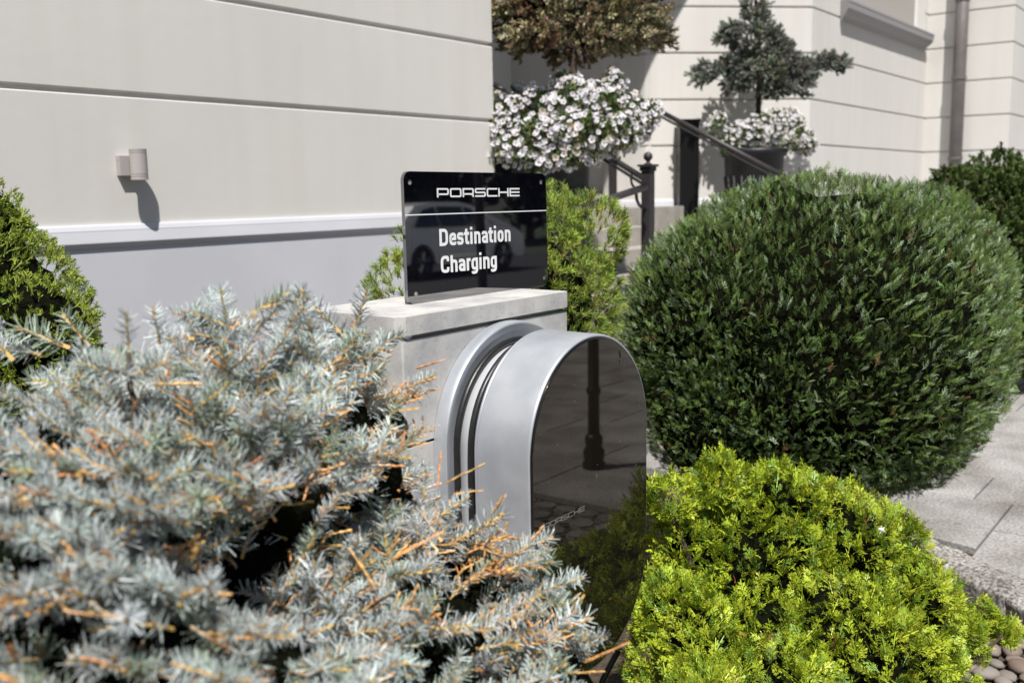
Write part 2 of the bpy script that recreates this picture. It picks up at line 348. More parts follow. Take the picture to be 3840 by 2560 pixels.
def fern(rng, nb=5, sub=2, wd=.035, curl=.25, ang=42):
    """flat scale-leaf spray of unit length along +z, in the x-z plane, curling in y"""
    V, C, K = [], [], []
    cv = rng.normal(0, curl); cw = rng.normal(0, curl * .6)
    def pt(x, z): return np.array([x, cv * z * z + cw * x * x * 2 - .15 * abs(x), z])
    Y = np.array([0, 1., 0])
    def seg(x0, z0, x1, z1, w0, w1, c):
        a, b = pt(x0, z0), pt(x1, z1); s = nrm(np.cross(b - a, Y + rng.normal(0, .35, 3)))
        V.append(strip(a, b, w0, w1, s)); C.append(c * rng.uniform(.88, 1.12)); K.append(0)
    seg(0, 0, 0, .5, wd * .8, wd * .8, .7); seg(0, .5, 0, 1, wd * .9, wd * .5, 1.2)
    for i in range(nb):
        for sg in (-1, 1):
            z0 = .08 + .78 * (i + .5 * (sg > 0)) / nb; Lb = (.52 - .36 * z0) * rng.uniform(.8, 1.15); a = R(ang + rng.normal(0, 6))
            x1, z1 = sg * math.sin(a) * Lb, z0 + math.cos(a) * Lb
            seg(0, z0, x1, z1, wd * .8, wd * .5, .9)
            for j in range(sub):
                f = .35 + .5 * j / max(1, sub); xs, zs = x1 * f, z0 + (z1 - z0) * f
                for s2 in (-1, 1):
                    if sub < 2 and s2 * sg < 0: continue
                    b = a * sg + s2 * R(38); Ls = Lb * (.42 - .16 * j)
                    seg(xs, zs, xs + math.sin(b) * Ls, zs + math.cos(b) * Ls, wd * .7, wd * .4, 1.3)
    return np.array(V), np.array(C), np.array(K)

class Lumps:
    pw = 2
    def __init__(s, L):                               # (px, py, depth, r[, flatten]) -> world spheres
        s.c = np.array([atD(a[0], a[1], a[2]) for a in L]); s.r = np.array([[a[3], a[3], a[3] * (a[4] if len(a) > 4 else 1)] for a in L])
    def sample(s, n, rng, amp=.08, freq=4, back=.4, inner=0.0, zmin=None, keep=None, inside=.93):
        P, N = [], []; w_ = (s.r[:, 0] ** s.pw); w_ = w_ / w_.sum(); got = 0
        while got < n:
            k = rng.choice(len(s.c), size=n * 2, p=w_); d = nrm(rng.normal(size=(n * 2, 3)))
            dep = 1 - inner * rng.random((n * 2, 1)) ** 1.5
            p = s.c[k] + d * s.r[k] * dep
            ok = np.ones(len(p), bool)
            for j in range(len(s.c)):
                q = np.linalg.norm((p - s.c[j]) / s.r[j], axis=1)
                ok &= (q > inside * (1 - inner)) | (k == j)
            nn = nrm(d / s.r[k])
            fc = np.einsum('ij,ij->i', nn, nrm(CAMPOS - p))
            ok &= (fc > -.25) | (rng.random(len(p)) < back)
            if zmin is not None: ok &= p[:, 2] > zmin
            if keep is not None: ok &= keep(p)
            P.append(p[ok]); N.append(nn[ok]); got += ok.sum()
        P = np.concatenate(P)[:n]; N = np.concatenate(N)[:n]
        if amp:
            ns = np.array([mnoise.noise(Vector(p * freq)) + .5 * mnoise.noise(Vector(p * freq * 2.7)) for p in P])
            P = P + N * (ns * amp)[:, None]
        return P, N
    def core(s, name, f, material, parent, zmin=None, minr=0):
        """dark bodies standing in for the shade inside a bush"""
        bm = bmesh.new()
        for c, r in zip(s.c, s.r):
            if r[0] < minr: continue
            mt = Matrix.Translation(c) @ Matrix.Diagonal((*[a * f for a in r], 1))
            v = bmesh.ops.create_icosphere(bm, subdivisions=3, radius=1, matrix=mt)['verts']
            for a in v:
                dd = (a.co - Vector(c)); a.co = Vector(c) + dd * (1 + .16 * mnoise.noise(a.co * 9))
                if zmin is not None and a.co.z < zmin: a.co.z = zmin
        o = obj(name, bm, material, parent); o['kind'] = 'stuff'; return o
def tintvar(base, n, rng, v=.15, hue=.06, alt=None, altp=0.):
    t = np.array(base)[None, :] * rng.uniform(1 - v, 1 + v, (n, 1)) * rng.uniform(1 - hue, 1 + hue, (n, 3))
    if alt is not None:
        k = rng.random(n) < altp; t[k] = np.array(alt) * rng.uniform(1 - v, 1 + v, (k.sum(), 1))
    return t
M['shade_black'] = mat('shade_inside', (.008, .010, .004), 1.0, spec=.05, noise=(60, .7, 5), bump=(80, 1, .02))  # near-black colour paints the shade deep inside crowns and shrubs

# ================================================================== ground
BED = [(-3.2, .34), (3.25, .34), (3.72, .42), (4.0, .66), (4.13, .84), (4.33, 1.05), (4.62, 1.6), (4.8, 2.4), (4.8, 4.19), (-3.2, 4.19)]
bm = bmesh.new(); g = 40
vsx = []
for i in range(g + 1):
    row = []
    for j in range(g + 1):
        x, y = -3.6 + 8.6 * i / g, .2 + 4.2 * j / g
        row.append(bm.verts.new((x, y, -.10 + .03 * mnoise.noise(Vector((x * 3, y * 3, 0))))))
    vsx.append(row)
for i in range(g):
    for j in range(g): bm.faces.new((vsx[i][j], vsx[i + 1][j], vsx[i + 1][j + 1], vsx[i][j + 1]))
tag(obj('soil', bm, M['soil'], smooth=True), kind='structure')
# paving sheet with the bed cut out (ring of quads round the bed), slabs stand on it
bm = bmesh.new()
def flat(bm, pts, z): bm.faces.new([bm.verts.new((x, y, z)) for x, y in pts])
big = 90
flat(bm, [(4.8, -big), (big, -big), (big, big), (4.8, big)], -.03)
flat(bm, [(-big, -big), (4.8, -big), (4.8, .34), (-big, .34)], -.03)
flat(bm, [(-big, .34), (-3.2, .34), (-3.2, big), (-big, big)], -.03)
flat(bm, [(3.25, .34), (4.8, .34), (4.8, 1.6), (4.62, 1.6), (4.33, 1.05), (4.13, .84), (4.0, .66), (3.72, .42)], -.03)
flat(bm, [(4.62, 1.6), (4.8, 1.6), (4.8, 2.4)], -.03)
tag(obj('ground', bm, M['joint']), kind='structure')
bm = bmesh.new()
flat(bm, [(8.74, -7.8), (big, -7.8), (big, big), (8.74, big)], -.004)
flat(bm, [(-big, -7.8), (8.735, -7.8), (8.735, -3.3), (-big, -3.3)], -.004)
flat(bm, [(4.85, 3.0), (8.735, 3.0), (8.735, big), (4.85, big)], -.004)
pav = tag(obj('pavement', bm, M['paving']), kind='structure')

bm = bmesh.new(); flat(bm, [(-big, -16.5), (big, -16.5), (big, -7.9), (-big, -7.9)], -.02)
tag(obj('road', bm, mat('asphalt', (.02, .02, .022), .9, noise=(120, .35, 4))), kind='structure')
bm = bmesh.new(); flat(bm, [(-big, -big), (big, -big), (big, -16.51), (-big, -16.51)], -.02)
tag(obj('verge', bm, mat('verge_grass', (.03, .045, .015), .95, noise=(4, .5, 5))), kind='structure')
bm = bmesh.new(); box(bm, -big, big, -7.9, -7.801, -.1, .0); obj('kerb', bm, M['kerb'], pav)
def clip(poly, a, b):
    """keep the part of poly to the right of a->b (outside the bed, which runs anticlockwise)"""
    out = []
    sd = lambda p: (b[0] - a[0]) * (p[1] - a[1]) - (b[1] - a[1]) * (p[0] - a[0])
    for i in range(len(poly)):
        p, q = poly[i], poly[(i + 1) % len(poly)]; s, t = sd(p), sd(q)
        if s <= 0: out.append(p)
        if s * t < 0: u = s / (s - t); out.append((p[0] + (q[0] - p[0]) * u, p[1] + (q[1] - p[1]) * u))
    return out
def inpoly(p, poly):
    c = False
    for i in range(len(poly)):
        a, b = poly[i], poly[i - 1]
        if (a[1] > p[1]) != (b[1] > p[1]) and p[0] < (b[0] - a[0]) * (p[1] - a[1]) / (b[1] - a[1]) + a[0]: c = not c
    return c
offs = [.10, .10, .10, .275, .48, .1, .6, .3, .5, .2, .65]
for ci in range(11):
    x0 = 3.867 + ci * .443; x1 = x0 + .443
    y = offs[ci] - .81 * 5
    while y < 2.95:
        y0, y1 = max(y, -3.29), min(y + .81, 2.98)
        y += .81
        if y1 - y0 < .05: continue
        g_ = .005
        poly = [(x0 + g_, y0 + g_), (x1 - g_, y0 + g_), (x1 - g_, y1 - g_), (x0 + g_, y1 - g_)]
        if ci == 0: poly = [(max(px_, 4.06), py_) for px_, py_ in poly]
        if max(inpoly(q, BED) for q in poly + [((x0 + x1) / 2, (y0 + y1) / 2)]):
            best = None
            for a, b in (((4.0, .66), (4.33, 1.05)), ((4.33, 1.05), (4.62, 1.6)), ((4.62, 1.6), (4.8, 2.4)), ((4.8, 2.4), (4.8, 4.2))):
                my = (y0 + y1) / 2
                if min(a[1], b[1]) - .3 <= my <= max(a[1], b[1]) + .3: poly = clip(poly, a, b)
                if len(poly) < 3: break
            if len(poly) < 3: continue
        ar = abs(sum(poly[i][0] * poly[i - 1][1] - poly[i - 1][0] * poly[i][1] for i in range(len(poly)))) / 2
        if ar < .01: continue
        bm = bmesh.new(); dz = random.uniform(-.0015, .0015)
        poly_prism(bm, poly, -.05, dz)
        bmesh.ops.bevel(bm, geom=[e for e in bm.edges if all(v_.co.z > -.02 for v_ in e.verts)], offset=.003, segments=1, affect='EDGES')
        obj('slab', bm, M['slab'], pav)
# small irregular setts between the bed and the slabs
cob = []
for k in range(8):
    bm = bmesh.new(); n_ = random.choice((5, 6, 6, 7)); a0 = random.random()
    pts = [(.072 * random.uniform(.86, 1.05) * math.cos(a0 + i * 2 * math.pi / n_), .072 * random.uniform(.86, 1.05) * math.sin(a0 + i * 2 * math.pi / n_)) for i in range(n_)]
    poly_prism(bm, pts, -.08, 0)
    bmesh.ops.bevel(bm, geom=[e for e in bm.edges if all(v_.co.z > -.02 for v_ in e.verts)], offset=.01, segments=2, affect='EDGES')
    me = bpy.data.meshes.new('cobble'); bm.to_mesh(me); bm.free(); me.materials.append(M['cobble']); cob.append(me)
setts = bpy.data.objects.new('cobble_path', None); COL.objects.link(setts); setts['kind'] = 'structure'
for i in range(15):
    for j in range(17):
        x, y = 4.0 - .072 - i * .135, .28 - j * .125 - (.06 if i % 2 else 0)
        if y > .27 or x < 2.0: continue
        o = bpy.data.objects.new('cobble', random.choice(cob)); COL.objects.link(o); o.parent = setts
        o.location = (x + random.uniform(-.006, .006), y + random.uniform(-.006, .006), random.uniform(-.008, .002)); o.rotation_euler = (random.uniform(-.03, .03), random.uniform(-.03, .03), random.choice((0, 1, 2, 3)) * math.pi / 3)
        o.scale = (1.02, .97, 1)
bm = bmesh.new(); flat(bm, [(-30, -3.29), (2.0, -3.29), (2.0, .30), (-30, .30)], -.004); flat(bm, [(2.0, -3.29), (4.05, -3.29), (4.05, -1.85), (2.0, -1.85)], -.0045)
obj('cobble_joints', bm, M['cobble'], setts)

def rough_stone(name, cx, cy, L, Wd, z0, z1, rz, seed, parent=None, mt=None):
    bm = bmesh.new(); bmesh.ops.create_cube(bm, size=1)
    bmesh.ops.subdivide_edges(bm, edges=bm.edges, cuts=9, use_grid_fill=True)
    for v_ in bm.verts:
        q = v_.co.copy(); v_.co = Vector((q.x * L, q.y * Wd, z0 + (q.z + .5) * (z1 - z0)))
        nn = Vector((q.x, q.y, q.z * .4)).normalized()
        dd = mnoise.noise(v_.co * 14 + Vector((seed, 0, 0))) * .016 + mnoise.noise(v_.co * 40 + Vector((seed, 0, 0))) * .007
        v_.co += nn * dd
        k = max(abs(q.x), abs(q.y)) > .49 and q.z > .49
        if k: v_.co.z -= .012; v_.co.x *= .985; v_.co.y *= .95
    bmesh.ops.rotate(bm, verts=bm.verts, cent=(0, 0, 0), matrix=Matrix.Rotation(rz, 3, 'Z'))
    bmesh.ops.translate(bm, verts=bm.verts, vec=(cx, cy, 0))
    return obj(name, bm, mt or M['kerb'], parent, smooth=True)
kerbs = [((3.66, .36), (4.04, .66), 'rough granite kerb stone beside the cobbles, at the lower right corner'),
         ((4.04, .67), (4.2, .92), 'rough broken granite edging stone where the grey pavement meets the planting bed'),
         ((4.21, .93), (4.42, 1.24), 'rough granite edging stone close behind the yellow shrub, below the pavement joint'),
         ((4.43, 1.25), (4.66, 1.68), 'rough granite edging stone behind the round green shrub'),
         ((3.0, .33), (3.55, .34), 'speckled granite edging stone in the bottom right corner')]
for k, (a, b, lb) in enumerate(kerbs):
    L = math.dist(a, b); rz = math.atan2(b[1] - a[1], b[0] - a[0])
    tag(rough_stone('edging_stone', (a[0] + b[0]) / 2 + (.04 if k < 4 else 0) * math.sin(rz), (a[1] + b[1]) / 2 - (.04 if k < 4 else 0) * math.cos(rz), L + .02, .21 if k < 4 else .13, -.16, .004, rz, k * 3.3), lb, 'kerb stone', 'edging stones of the bed')
for k in range(5):
    x0 = 2.4 - k * .62
    tag(rough_stone('edging_stone', x0, .335, .58, .12, -.16, .0, 0, 30 + k * 2.2), 'granite edging stone in the row along the near side of the bed', 'kerb stone', 'edging stones of the bed')
# pebbles in the bed
pebs = []
for k in range(6):
    bm = bmesh.new(); bmesh.ops.create_icosphere(bm, subdivisions=2, radius=1)
    for v_ in bm.verts: v_.co *= 1 + .18 * mnoise.noise(v_.co * 1.3 + Vector((k * 5, 0, 0)))
    me = bpy.data.meshes.new('pebble'); bm.to_mesh(me); bm.free(); me.materials.append(M['pebble']); me.polygons.foreach_set('use_smooth', [True] * len(me.polygons)); pebs.append(me)
placed = []
tries = 0
while len(placed) < 130 and tries < 9000:
    tries += 1
    x, y, r_ = random.uniform(3.0, 4.2), random.uniform(.42, 1.15), random.uniform(.018, .042)
    if not inpoly((x + .09, y - .05), BED): continue
    if any((x - a) ** 2 + (y - b) ** 2 < (r_ + c) ** 2 * .8 for a, b, c in placed): continue
    placed.append((x, y, r_))
    o = bpy.data.objects.new('pebble', random.choice(pebs)); COL.objects.link(o)
    o.location = (x, y, -.095 + r_ * .4); o.scale = (r_ * 1.25, r_, r_ * .62); o.rotation_euler = (0, 0, random.uniform(0, 6))
    tag(o, 'smooth brown or grey pebble on the bed by the yellow shrub', 'pebble', 'pebbles on the bed')

lq = (np.array([[[0, 0, 0], [-.12, .05, .5], [0, -.03, 1], [.12, .05, .5]]]), np.array([1.]), np.array([0]))
nlt = 900
lp3 = np.stack([RNG.uniform(2.9, 5.6, nlt), RNG.uniform(.3, 1.5, nlt), np.full(nlt, .004)], axis=1)
lp3 = np.array([q if not inpoly((q[0], q[1]), BED) else (q[0], q[1], -.085) for q in lp3]); kq = (lp3[:, 2] < 0) | (RNG.random(nlt) < .22); lp3 = lp3[kq]
dl = nrm(RNG.normal(size=lp3.shape) * np.array([1, 1, .12]))
o = quads('plant_litter', [inst(lq, lp3, frames(dl, np.tile([0, 0, 1.], (len(lp3), 1))), RNG.uniform(.006, .018, len(lp3)), tintvar((.20, .12, .06), len(lp3), RNG, .4))], M['leaf'], None)
tag(o, 'scattered dry needles and leaf bits on the bed and pavement edge', 'litter')
# ================================================================== building
YW = 4.2
bld = thing('building', 'pale stucco building with grooved courses, grey plinth and recessed entrance', 'building', (0, YW, 0))
AX = [(-7, YW), (5.345, YW), (5.345, 7.6)]
BX = [(9.765, 5.9), (9.757, 5.56), (9.775, 5.505), (9.82, 5.44), (11.046, YW), (15.624, YW), (15.624, 3.057), (24, 3.057)]
def offset_path(path, d):
    """mitred offset to the camera side (right of the walking direction)"""
    out = []
    for i, p in enumerate(path):
        ns = []
        for a, b in ((i - 1, i), (i, i + 1)):
            if a < 0 or b >= len(path): continue
            t = Vector((path[b][0] - path[a][0], path[b][1] - path[a][1])).normalized(); ns.append(Vector((t.y, -t.x)))
        if len(ns) == 2:
            m_ = (ns[0] + ns[1]).normalized(); k = d / max(.3, m_.dot(ns[0])); out.append((p[0] + m_.x * k, p[1] + m_.y * k))
        else: out.append((p[0] + ns[0].x * d, p[1] + ns[0].y * d))
    return out
def band(name, path, prof, material, parent):
    """sweep a profile of (offset, z) along a plan path"""
    bm = bmesh.new(); rows = []
    for d, z in prof: rows.append([bm.verts.new((x, y, z)) for x, y in offset_path(path, d)])
    for i in range(len(rows) - 1):
        for k in range(len(path) - 1): bm.faces.new((rows[i][k], rows[i][k + 1], rows[i + 1][k + 1], rows[i + 1][k]))
    for e in (0, -1):
        bm.faces.new([r_[e] for r_ in rows])
    return obj(name, bm, material, parent)
GZ = [1.435, 2.018, 2.510, 3.004, 3.49, 3.975, 4.46, 4.945, 5.43]
for path in (AX, BX):
    for i in range(len(GZ) - 1):
        z0, z1 = GZ[i] + (.009 if i else -.01), GZ[i + 1] - .009
        if path is BX and 3.4 < z1: pass
        band('wall_course', path, [(-.25, z0), (-.025, z0), (-.010, z0 + .001), (0, z0 + .009), (0, z1 - .006), (-.004, z1 - .001), (-.025, z1), (-.25, z1)], M['stucco'], bld)
    band('wall_core', offset_path(path, -.022), [(-.2, 0), (0, 0), (0, 7.5), (-.2, 7.5)], M['stucco'], bld)
    # plinth with a moulded ledge
    band('plinth', path, [(-.1, -.2), (.012, -.2), (.012, 1.335), (-.1, 1.335)], M['plinth'], bld)
    band('ledge', path, [(-.1, 1.331), (.014, 1.331), (.028, 1.350), (.031, 1.356), (.0305, 1.362), (.023, 1.408), (.0235, 1.411), (.0165, 1.431), (.012, 1.437), (-.1, 1.438)], M['plinth'], bld)
# storey over the recess, soffit, recess walls, floor
bm = bmesh.new(); box(bm, -7, 5.345, YW - .02, YW + .4, 5.93, 9.0); obj('upper_wall', bm, M['stucco'], bld)
bm = bmesh.new(); box(bm, 5.347, 11.046, YW - .001, 7.6, 5.93, 9.0); obj('upper_wall', bm, M['stucco'], bld)
bm = bmesh.new(); box(bm, 5.1, 9.95, 7.4, 7.6, 1.0, 5.93); obj('recess_wall', bm, M['stucco'], bld)
bm = bmesh.new(); box(bm, 9.775, 9.95, 5.5, 7.4, 1.0, 5.93); obj('recess_wall', bm, M['stucco'], bld)
bm = bmesh.new(); box(bm, 9.70, 9.773, 5.93, 6.06, 1.4, 2.06); obj('pilaster', bm, M['soffit'], bld)
bm = bmesh.new(); box(bm, 9.60, 9.772, 5.90, 7.39, 1.372, 1.50); obj('base_block', bm, M['soffit'], bld)
# window in the far wall
wn = obj('window', (lambda b: (box(b, 12.15, 14.85, YW - .012, YW + .03, 3.72, 5.7), b)[1])(bmesh.new()), M['curtain'], bld)
for x0, x1, z0, z1 in ((12.1, 12.32, 3.68, 5.8), (13.33, 13.47, 3.68, 5.8), (14.55, 14.9, 3.68, 5.8), (12.321, 13.329, 3.68, 3.80), (13.471, 14.549, 3.68, 3.80)):
    bm = bmesh.new(); box(bm, x0, x1, YW - .05, YW + .02, z0, z1); obj('window_frame', bm, M['frame_white'], wn, bevel=.008)
for x0, x1 in ((12.322, 13.328), (13.472, 14.548)):
    bm = bmesh.new(); box(bm, x0, x1, YW - .022, YW - .014, 3.801, 5.68); obj('pane', bm, M['glass_dark'], wn)
bm = bmesh.new(); box(bm, 14.905, 15.3, YW - .035, YW + .02, 3.69, 5.8); obj('window_surround', bm, M['frame_white'], bld, bevel=.01)
bm = bmesh.new()
pr_ = [(0.0, 3.46), (-.03, 3.46), (-.05, 3.50), (-.085, 3.53), (-.12, 3.58), (-.125, 3.64), (-.13, 3.65), (-.13, 3.675), (0, 3.688)]
a_ = [bm.verts.new((11.84 + (.13 + d) * .6, YW + d, z)) for d, z in pr_]; b_ = [bm.verts.new((15.46 - (.13 + d) * .6, YW + d, z)) for d, z in pr_]
for i in range(len(pr_)): bm.faces.new((a_[i], a_[(i + 1) % len(pr_)], b_[(i + 1) % len(pr_)], b_[i]))
bm.faces.new(a_); bm.faces.new(b_[::-1]); obj('window_sill', bm, mat('sill_paint', (.34, .33, .34), .6), bld)
# second storey mass of the far wing so the sky is closed off
bm = bmesh.new(); box(bm, 11.05, 24, YW + .02, YW + .5, 5.9, 9); obj('upper_wall', bm, M['stucco'], bld)
# downpipe
dp = thing('downpipe', 'grey zinc downpipe in the corner of the right hand wall beside the dark shrub', 'downpipe', (15.50, 3.62, 0))
bm = bmesh.new(); tube(bm, [(15.49, 3.72, -.02), (15.49, 3.72, 6.5)], .092, 14); obj('pipe', bm, M['zinc'], dp, smooth=True)
for z in (1.9, 3.02, 4.1):
    bm = bmesh.new(); tube(bm, [(15.49, 3.72, z), (15.49, 3.72, z + .04)], 0.104, 14); box(bm, 15.49, 15.63, 3.71, 3.73, z + .005, z + .035); obj('bracket', bm, M['zinc'], dp)

# wall lamp
C0 = atY(520, 617, YW - .088)
lp = thing('wall_lamp', 'grey cylindrical up and down wall lamp on a square bracket, on the left wall', 'wall lamp', (C0[0], YW, C0[2]))
bm = bmesh.new(); box(bm, C0[0] - .058, C0[0] + .03, YW - .033, YW + .002, C0[2] - .048, C0[2] + .04); obj('bracket', bm, M['lamp'], lp, bevel=.003)
bm = bmesh.new(); box(bm, C0[0] - .012, C0[0] + .012, YW - .06, YW - .032, C0[2] - .03, C0[2] + .02); obj('arm', bm, M['lamp_dark'], lp)
bm = bmesh.new(); r_ = .038; h = .069
prof = [(r_ - .006, -h + .01), (r_ - .006, -h), (r_, -h), (r_, -h + .013), (r_ - .0015, -h + .0135), (r_ - .0015, -h + .0155), (r_, -h + .016), (r_, -h + .023), (r_ - .0015, -h + .0235), (r_ - .0015, -h + .0255), (r_, -h + .026),
        (r_, h - .02), (r_ - .0015, h - .0195), (r_ - .0015, h - .0175), (r_, h - .017), (r_, h - .010), (r_ - .0015, h - .0095), (r_ - .0015, h - .0075), (r_, h - .007), (r_, h), (r_ - .006, h), (r_ - .006, h - .01)]
lathe(bm, C0[0], YW - .088, [(a, z + C0[2]) for a, z in prof], 32); obj('cylinder', bm, M['lamp'], lp, smooth=False)

bm = bmesh.new(); lathe(bm, C0[0], YW - .088, [(.004, C0[2] - .0635), (.0315, C0[2] - .0635), (.0315, C0[2] - .0605), (.004, C0[2] - .0605)], 24); obj('lens', bm, M['glass_dark'], lp)
for dz in (-.03, .024):
    bm = bmesh.new(); ball(bm, (C0[0] - .0585, YW - .018, C0[2] + dz), .0028, 8, 6); obj('screw', bm, M['steel'], lp, smooth=True)
# ================================================================== steps, rails, posts
M['step'] = mat('step_stone', (.42, .39, .35), .85, noise=(9, .25, 6), bump=(60, .3, .004))
st = thing('entrance_steps', 'pale stone entrance steps and landing behind the iron handrails', 'steps', (7.45, 4.2, 0))
bm = bmesh.new(); box(bm, 5.36, 9.70, 5.05, 7.39, 0, 1.37); obj('landing', bm, M['step'], st, bevel=.01)
for i in range(8):
    y1 = 5.05 - i * .30; bm = bmesh.new(); box(bm, 6.45, 8.6, y1 - .298, y1, 0, 1.37 - (i + 1) * .17); obj('step', bm, M['step'], st, bevel=.01)
for x0, x1, zt in ((5.60, 6.42, .74), (8.63, 9.3, .66)):
    bm = bmesh.new(); box(bm, x0, x1, 2.95, 5.04, 0, zt); obj('cheek_wall', bm, M['step'], st, bevel=.01)
    bm = bmesh.new(); box(bm, x0 - .03, x1 + .03, 2.92, 5.045, zt + .001, zt + .06); obj('coping', bm, M['step'], st, bevel=.01)

def rail(name, X, a, b, label, extra=True):
    t = thing(name, label, 'handrail', (X, b[1], b[2] - .9))
    bm = bmesh.new(); tube(bm, [(X, a[1], a[2]), (X, b[1], b[2])], .023, 12); obj('handrail_tube', bm, M['iron'], t, smooth=True)
    bm = bmesh.new(); sx = .006; tube(bm, [(X, a[1], a[2] - .045), (X, b[1], b[2] - .045)], .012, 6); obj('under_bar', bm, M['iron'], t)
    return t
def post(name, X, Y, z0, z1, wd, label, ballr=.03):
    t = thing(name, label, 'post', (X, Y, z0))
    bm = bmesh.new(); box(bm, X - wd, X + wd, Y - wd, Y + wd, z0, z1); obj('shaft', bm, M['iron'], t, bevel=.006)
    bm = bmesh.new(); box(bm, X - wd * 1.6, X + wd * 1.6, Y - wd * 1.6, Y + wd * 1.6, z1 + .001, z1 + .018); box(bm, X - wd * 1.25, X + wd * 1.25, Y - wd * 1.25, Y + wd * 1.25, z1 - .03, z1 - .0)
    obj('cap', bm, M['iron'], t, bevel=.004)
    bm = bmesh.new(); lathe(bm, X, Y, [(wd * .9, z1 + .019), (wd * .45, z1 + .03), (wd * .35, z1 + .045)], 12); ball(bm, (X, Y, z1 + .045 + ballr * .85), ballr); obj('finial', bm, M['iron'], t, smooth=True)
    return t
XR = 6.5
pa = atX(1855, 318, XR); pb = atX(2412, 668, XR)
r1 = rail('handrail', XR, pa, pb, 'dark iron handrail running down from behind the large white petunias to the ball topped post')
PX, PY = XR + .0, pb[1] - .03
ztop = atY(2430, 626, PY)[2]
ct = atY(2430, 640, PY); PXc = ct[0]
post('railing_post', PXc, PY, .80, ztop, .036, 'square iron post with a ball finial at the foot of the left handrail', .034)
# scroll brackets and short lower rail
def arc3(c, r, a0, a1, ax, n=10):
    return [(c[0] + (ax[0] * math.cos(t) * r), c[1] + (ax[1] * math.cos(t) * r), c[2] + math.sin(t) * r) for t in [a0 + (a1 - a0) * i / n for i in range(n + 1)]]
s1 = [atY(x, y, PY) for x, y in ((2370, 648), (2366, 672), (2370, 692), (2383, 708), (2398, 714))]
s2 = [atY(x, y, PY) for x, y in ((2385, 722), (2388, 748), (2396, 768), (2410, 780), (2424, 782))]
bm = bmesh.new(); tube(bm, s1, .009, 8); obj('scroll', bm, M['iron'], r1, smooth=True)
bm = bmesh.new(); tube(bm, s2, .012, 8); obj('scroll', bm, M['iron'], r1, smooth=True)
q0, q1 = atY(2418, 702, PY - .05), atY(2255, 757, PY - .25)
lr = thing('lower_rail', 'short grey tubular rail slanting down left from the ball topped post', 'handrail', tuple(q1))
bm = bmesh.new(); tube(bm, [tuple(q0), tuple(q1), tuple(np.array(q1) + (np.array(q1) - q0) * .8)], .026, 12); obj('handrail_tube', bm, M['iron'], lr, smooth=True)
XR2 = 8.45
pa = atX(2380, 368, XR2); pb = atX(2960, 672, XR2)
r2 = rail('handrail', XR2, pa, pb, 'iron handrail crossing in front of the black box column and the right hand urn')
pp = atX(2297, 268, XR2)
post('railing_post', XR2, pp[1], 1.37, pp[2] - .07, .03, 'iron post whose black ball finial rises behind the large white petunias', .05)
pt = atY(2312, 250, 7.3)
bm = bmesh.new(); tube(bm, [(pt[0], 7.3, 1.37), (pt[0], 7.3, 4.4)], .045, 12)
tag(obj('white_pipe', bm, M['white_pipe'], smooth=True), 'thin pale vertical pipe in the shaded recess under the brown spruce crown', 'pipe')
# black box column in front of the diagonal wall
P0 = np.array([11.046, 4.2]); 
cA = atD(2580, 460, 10.75)
bc = thing('box_column', 'tall glossy black square column standing in front of the pale diagonal wall', 'column', (cA[0], cA[1], 1.37))
bm = bmesh.new(); box(bm, cA[0] - .105, cA[0] + .105, cA[1] - .105, cA[1] + .105, .66, cA[2], rot=(Vector((cA[0], cA[1], 0)), R(38), 'Z')); obj('shaft', bm, M['black_iron'], bc, bevel=.01)
bm = bmesh.new(); box(bm, cA[0] - .117, cA[0] + .117, cA[1] - .117, cA[1] + .117, cA[2] + .001, cA[2] + .03, rot=(Vector((cA[0], cA[1], 0)), R(38), 'Z')); obj('lid', bm, M['black_iron'], bc, bevel=.005)
bm = bmesh.new(); box(bm, cA[0] - .3, cA[0] + .3, cA[1] - .3, cA[1] + .3, 0, .659); tag(obj('stone_block', bm, M['step'], bevel=.01), 'low pale stone block under the black square column', 'block')

# ================================================================== urns with trees and petunias
def urn(px0, px1, pyr, D, base_z, label, rib=True):
    c = atD((px0 + px1) / 2, pyr, D); r_ = (px1 - px0) / 2 / F * D; z = c[2]
    t = thing('urn', label, 'plant pot', (c[0], c[1], base_z), group='black urns')
    H = z - base_z; bm = bmesh.new()
    prof = [(r_ * .55, 0), (r_ * .6, .04), (r_ * .56, .07), (r_ * .72, H * .35), (r_ * .86, H * .7), (r_ * .9, H - .08), (r_ * .98, H - .07), (r_, H - .03), (r_, H), (r_ * .9, H), (r_ * .88, H - .06), (.02, H - .07)]
    lathe(bm, c[0], c[1], [(a, b + base_z) for a, b in prof], 32); obj('pot', bm, M['urn'], t, smooth=True)
    for k in range(20):
        a = k * 2 * math.pi / 20; bm = bmesh.new()
        tube(bm, [(c[0] + math.cos(a) * r_ * .70, c[1] + math.sin(a) * r_ * .70, base_z + H * .33), (c[0] + math.cos(a) * r_ * .885, c[1] + math.sin(a) * r_ * .885, base_z + H * .78)], .012, 5)
        obj('rib', bm, M['urn'], t, smooth=True)
    bm = bmesh.new(); bmesh.ops.create_circle(bm, cap_ends=True, segments=24, radius=r_ * .89, matrix=Matrix.Translation((c[0], c[1], base_z + H - .045))); obj('potting_soil', bm, M['soil'], t)
    return c, r_
u1c, u1r = urn(1975, 2222, 585, 6.9, .80, 'black ribbed urn under the largest mass of white petunias')
u2c, u2r = urn(2706, 2950, 560, 10.2, .72, 'black ribbed urn standing behind the right handrail')
uc = atD(1905, 560, 7.9)
bm = bmesh.new(); box(bm, uc[0] - .22, uc[0] + .16, uc[1] - .2, uc[1] + .2, .8, uc[2] + .1); 
tag(obj('planter_box', bm, M['urn'], bevel=.01), 'black planter box standing beside the wall corner, left of the urn', 'planter')
